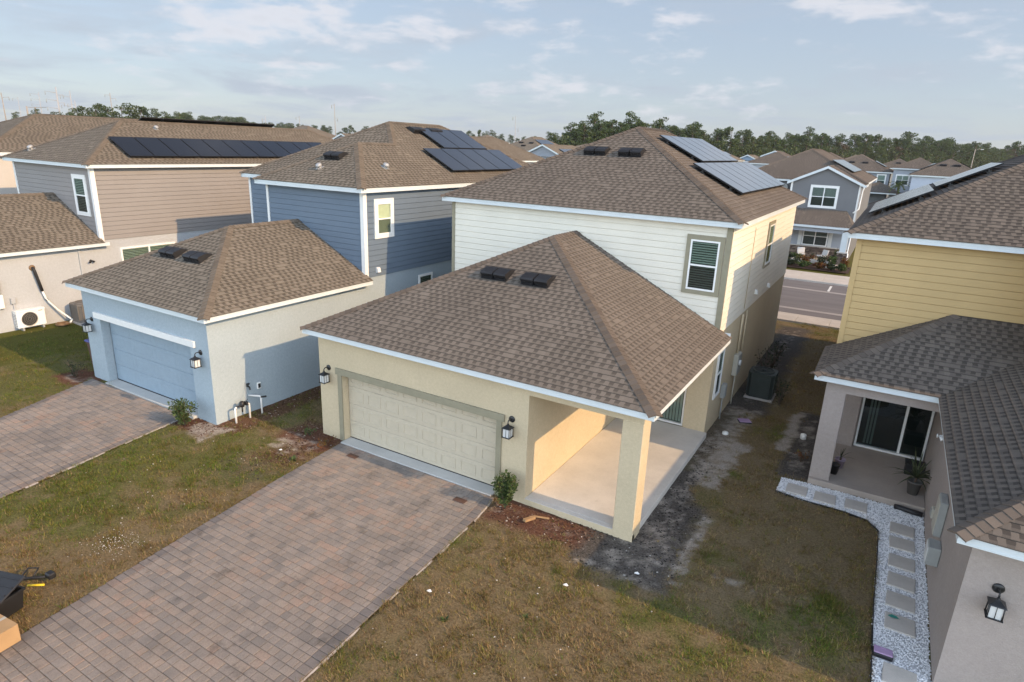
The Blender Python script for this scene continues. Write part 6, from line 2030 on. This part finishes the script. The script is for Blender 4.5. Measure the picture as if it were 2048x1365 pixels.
PINES = {}
def wood():
    rng = random.Random(77)
    mats = {'pine': 'leaf_pine', 'oak': 'leaf_oak', 'rust': 'leaf_rust', 'bare': 'leaf_bare'}
    names = {'pine': 'pine_tree', 'oak': 'broadleaf_tree', 'rust': 'rusty_tree', 'bare': 'bare_tree'}
    labels = {'pine': 'dark green pine of the wood behind the right-hand houses', 'oak': 'bushy mid green tree of the wood behind the right-hand houses',
              'rust': 'rust brown tree among the green pines of the right-hand wood', 'bare': 'leafless grey tree at the edge of the right-hand wood'}
    protos = {k: [] for k in mats}
    for k, n in (('pine', 7), ('oak', 4), ('rust', 2), ('bare', 2)):
        for i in range(n):
            tr, fo = pine_meshes(10*n+i+len(k), 18.0, k)
            t = thing(names[k], (0, 0, 0), labels[k], 'tree', labels[k].split(' of ')[0].split(' among')[0].split(' at ')[0]+' trees')
            tr.build('trunk', M['bark'], t); fo.build('crown', M[mats[k]], t)
            protos[k].append([t, False])
    def place(k, x, y, z, s, label=None, group=None):
        e = rng.choice(protos[k])
        t = e[0] if not e[1] else copy_tree(e[0])
        e[1] = True
        t.location = (x, y, z); sc = s/18.0
        w = sc*rng.uniform(.85, 1.25)
        t.scale = (w, w, sc); t.rotation_euler = (0, 0, rng.uniform(0, 6.28))
        if label: t['label'] = label
        else: t['label'] = labels[k]
        if group: t['group'] = group
        return t
    line = [(-100,204,10.5), (-97,205,14), (-92,208,17.2), (-85,214,18.0), (-78,219,18.6), (-70,240,18.2), (-63,262,17.8), (-48,296,18.0), (-33,329,17.8), (-13,360,18.6), (6.7,390,19.6), (38,450,19.6), (71,512,19.6), (110,585,20), (150,660,21)]
    seg = []; tot = 0
    for a, b in zip(line, line[1:]):
        L = math.hypot(b[0]-a[0], b[1]-a[1]); seg.append((tot, L, a, b)); tot += L
    def at(s):
        for (t0, L, a, b) in seg:
            if s <= t0+L: f = (s-t0)/L; return [a[i]+(b[i]-a[i])*f for i in range(3)]
        return list(seg[-1][3])
    n = 250
    for i in range(n):
        s = tot*((i+rng.uniform(0,.9))/n)**1.0
        x, y, h = at(s); h *= .93
        dep = (i % 4)*5.5+rng.uniform(0, 5)
        d = Vector((x-12, y+11, 0)).normalized()
        x += d.x*dep; y += d.y*dep
        r = rng.random()
        k = 'pine' if r < .68 else 'oak' if r < .90 else 'rust' if r < .95 else 'bare'
        hh = h*(rng.uniform(.86, 1.10) if k == 'pine' else rng.uniform(.68, .92))
        if rng.random() < .08 and k == 'pine': hh *= 1.12
        place(k, x, y, -.5, hh)
    for i in range(30):
        x, y, h = at(rng.uniform(2, 52)); d = Vector((x-12, y+11, 0)).normalized(); dep = rng.uniform(0, 22)
        place('oak' if rng.random() < .45 else 'pine', x+d.x*dep, y+d.y*dep, -.5, h*rng.uniform(.80, .97))
    # far left trees
    lab2 = 'distant pine in the hazy row on the left skyline'
    g2 = 'distant trees on the left skyline'
    for i in range(100):
        u = (i+rng.uniform(0, .8))/100
        x = -428+(-485+428)*u+rng.uniform(-14, 14); y = 262+(455-262)*u
        place('pine' if rng.random() < .6 else 'oak', x, y, 0, (19.6-2.4*(u > .45))*rng.uniform(.72, 1.05), lab2, g2)
    for i in range(40):
        u = (i+rng.uniform(0, .8))/40
        x = -335+(-165+335)*u; y = 330+(415-330)*u
        place('pine' if rng.random() < .6 else 'oak', x, y, 0, (14.5)*rng.uniform(.75, 1.1), 'distant pine in the low row behind the centre rooftops', 'distant trees behind the centre rooftops')
    for i in range(11):
        place('pine' if i % 3 == 0 else 'oak', -229+i*1.7+rng.uniform(-1,1), 106+i*3.1, 0, [12.0, 14.2, 15.4, 14.6, 15.5, 15.2, 14.9, 14.2, 13.4, 12.2, 10.2][i], 'pine in the tall clump above the taupe ridge at far left', 'pine clump at far left')
    for (x, y, hh) in ((-392,158,13.5),(-385,163,13.2),(-330,140,14.2),(-322,146,13.6),(-300,143,14.8),(-297,147,14.2),(-268,137,13.0),(-258,134,12.6)):
        place('oak', x, y, 0, hh, 'small round tree crown showing between the far left power poles', 'trees between the far left poles')
    # undergrowth along the edge of the wood
    fo = MB((0,0,0)); rr = random.Random(5)
    for i in range(900):
        x, y, h = at(tot*(i+rr.random())/900)
        leaf_cloud(fo, rr, (x+rr.uniform(-3,3), y+rr.uniform(-2,12), rr.uniform(1.0, 1.0+h*.56)), (3.2,3.0,2.8), 44, .9, 1.4, .2, .1)
    o = fo.build('undergrowth', M['leaf_oak'])
    tag(o, 'mixed green undergrowth along the foot of the pine wood', 'undergrowth', kind='stuff')
wood()

# ================================================================== sky, sun, camera
def sky_and_camera():
    W = bpy.data.worlds.new('World'); SC.world = W; W.use_nodes = True
    nt = W.node_tree
    for q in list(nt.nodes): nt.nodes.remove(q)
    def N(t, **kw):
        x = nt.nodes.new('ShaderNode'+t)
        for k, v in kw.items(): setattr(x, k, v)
        return x
    L = nt.links.new
    EL, AZ = 27.6, 2.5
    sky = N('TexSky', sky_type='NISHITA'); sky.sun_disc = False
    sky.sun_elevation = R(EL); sky.sun_rotation = R(90-AZ)
    sky.air_density = 1.0; sky.dust_density = .6; sky.ozone_density = 1.2; sky.altitude = 20
    co = N('TexCoord')
    sp = N('SeparateXYZ'); L(co.outputs['Generated'], sp.inputs[0])
    def MT(op, a, b=None, clamp=False):
        x = N('Math', operation=op, use_clamp=clamp)
        for s, v in zip(x.inputs, (a, b)):
            if v is None: continue
            if isinstance(v, (int, float)): s.default_value = v
            else: L(v, s)
        return x.outputs[0]
    zc = MT('MAXIMUM', sp.outputs[2], .0)
    inv = MT('DIVIDE', 1.0, MT('ADD', zc, .10))
    cx, cy = MT('MULTIPLY', sp.outputs[0], inv), MT('MULTIPLY', sp.outputs[1], inv)
    cv = N('CombineXYZ'); L(cx, cv.inputs[0]); L(cy, cv.inputs[1])
    def noise(scale, detail, rough, loc, dist=0):
        mp = N('Mapping'); L(cv.outputs[0], mp.inputs[0]); mp.inputs['Location'].default_value = loc
        x = N('TexNoise'); L(mp.outputs[0], x.inputs['Vector']); x.inputs['Scale'].default_value = scale
        x.inputs['Detail'].default_value = detail; x.inputs['Roughness'].default_value = rough; x.inputs['Distortion'].default_value = dist
        return x.outputs['Fac']
    # small flat-bottomed puffs: noise on the direction itself, squeezed in height
    pv = N('CombineXYZ'); L(sp.outputs[0], pv.inputs[0]); L(sp.outputs[1], pv.inputs[1]); L(MT('MULTIPLY', sp.outputs[2], 3.4), pv.inputs[2])
    def pnoise(scale, detail, rough, loc, dist=0):
        mp = N('Mapping'); L(pv.outputs[0], mp.inputs[0]); mp.inputs['Location'].default_value = loc
        x = N('TexNoise'); L(mp.outputs[0], x.inputs['Vector']); x.inputs['Scale'].default_value = scale
        x.inputs['Detail'].default_value = detail; x.inputs['Roughness'].default_value = rough; x.inputs['Distortion'].default_value = dist
        return x.outputs['Fac']
    big = pnoise(2.6, 2, .5, (CL[0], CL[1], 0)); fine = pnoise(9.0, 8, .60, (3.3, 8.1, 2), .15)
    def mr(v, a, b, c, d):
        x = N('MapRange'); x.interpolation_type = 'SMOOTHSTEP'; L(v, x.inputs[0])
        for i, q in enumerate((a, b, c, d)): x.inputs[i+1].default_value = q
        return x.outputs[0]
    dens = MT('ADD', MT('MULTIPLY', big, .60), MT('MULTIPLY', fine, .80))
    cloud = mr(dens, .70, .85, 0, .78)
    veil = mr(noise(.9, 5, .6, (7, 2, 5), .6), .42, .75, .0, .30)
    # clouds thin out into the pale air above the horizon
    fade = mr(zc, .01, .06, .15, 1)
    cl = MT('MULTIPLY', cloud, fade)
    m1 = N('Mix', data_type='RGBA'); L(MT('MULTIPLY', MT('ADD', veil, SKYV), mr(zc, .06, .60, 1, .15)), m1.inputs[0]); L(sky.outputs[0], m1.inputs[6]); m1.inputs[7].default_value = (*VEILC, 1)
    m2 = N('Mix', data_type='RGBA'); L(cl, m2.inputs[0]); L(m1.outputs[2], m2.inputs[6])
    shade = N('Mix', data_type='RGBA'); L(mr(dens, .84, 1.02, 0, 1), shade.inputs[0]); shade.inputs[6].default_value = (*CLOUDC, 1); shade.inputs[7].default_value = (*[q*.80 for q in CLOUDC], 1)
    L(shade.outputs[2], m2.inputs[7])
    # added sky brightening behind the camera, out of view, as fill; zenith dimmed
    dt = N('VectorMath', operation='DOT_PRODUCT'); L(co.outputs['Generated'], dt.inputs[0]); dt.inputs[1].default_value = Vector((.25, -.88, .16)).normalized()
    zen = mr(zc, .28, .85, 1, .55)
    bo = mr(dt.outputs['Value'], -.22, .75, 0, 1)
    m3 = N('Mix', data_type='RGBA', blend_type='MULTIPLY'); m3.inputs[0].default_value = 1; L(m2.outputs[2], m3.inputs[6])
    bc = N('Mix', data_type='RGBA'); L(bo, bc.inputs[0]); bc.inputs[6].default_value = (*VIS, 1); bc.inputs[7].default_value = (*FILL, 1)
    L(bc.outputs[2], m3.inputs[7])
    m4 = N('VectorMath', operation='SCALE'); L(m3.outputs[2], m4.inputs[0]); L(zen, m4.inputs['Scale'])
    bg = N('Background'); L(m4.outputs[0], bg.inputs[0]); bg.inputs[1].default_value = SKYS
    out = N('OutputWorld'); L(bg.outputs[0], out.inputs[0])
    ld = bpy.data.lights.new('sun', 'SUN'); ld.energy = SUNE; ld.angle = R(.5); ld.color = SUNC
    lo = bpy.data.objects.new('sun', ld); COL.objects.link(lo)
    d = Vector((math.cos(R(EL))*math.cos(R(AZ)), math.cos(R(EL))*math.sin(R(AZ)), math.sin(R(EL))))
    lo.rotation_euler = d.to_track_quat('Z', 'Y').to_euler(); lo.location = (40, 5, 40)
    cam = bpy.data.cameras.new('camera'); co_ = bpy.data.objects.new('camera', cam); COL.objects.link(co_)
    yaw, pitch, roll = -.5276, .3002, .0391
    yaw, pitch, roll = CAMA
    fw = Vector((math.sin(yaw)*math.cos(pitch), math.cos(yaw)*math.cos(pitch), -math.sin(pitch)))
    rt = Vector((math.cos(yaw), -math.sin(yaw), 0)); up = rt.cross(fw)
    r2 = rt*math.cos(roll)+up*math.sin(roll); u2 = -rt*math.sin(roll)+up*math.cos(roll)
    m = Matrix(((r2.x, u2.x, -fw.x, 12.258), (r2.y, u2.y, -fw.y, -11.049), (r2.z, u2.z, -fw.z, 7.696), (0, 0, 0, 1)))
    co_.matrix_world = m
    cam.sensor_width = 36; cam.sensor_fit = 'HORIZONTAL'; cam.lens = 1271.6/2048*36
    cam.clip_start = .1; cam.clip_end = 6000
    SC.camera = co_
    SC.view_settings.view_transform = 'Standard'; SC.view_settings.look = 'None'
    SC.view_settings.exposure = EXPO; SC.view_settings.gamma = 1
    SC.cycles.max_bounces = 6; SC.cycles.transparent_max_bounces = 8
    SC.cycles.use_adaptive_sampling = True
CAMA = (-.52766, .30018, .03909)
CL = (5.1, 2.2)
SKYS, SKYV, VEILC, CLOUDC = .15, .70, (3.55,3.95,4.40), (5.5,5.45,5.55)
SUNE, SUNC, EXPO = 3.2, (1, .66, .35), .52
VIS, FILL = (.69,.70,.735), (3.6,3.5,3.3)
sky_and_camera()
HAZE = .00014
def haze():
    t = NT('haze_air'); nt = t.t
    nt.nodes.remove(t.b)
    v = nt.nodes.new('ShaderNodeVolumePrincipled'); v.inputs['Color'].default_value = (.80,.86,.92,1); v.inputs['Density'].default_value = HAZE; v.inputs['Anisotropy'].default_value = .2
    nt.links.new(v.outputs[0], t.out.inputs['Volume'])
    mb = MB(); mb.box(-1560, 1560, -1260, 2060, -1.3, 36)
    tag(mb.build('haze', t.mat), kind='stuff')
haze()
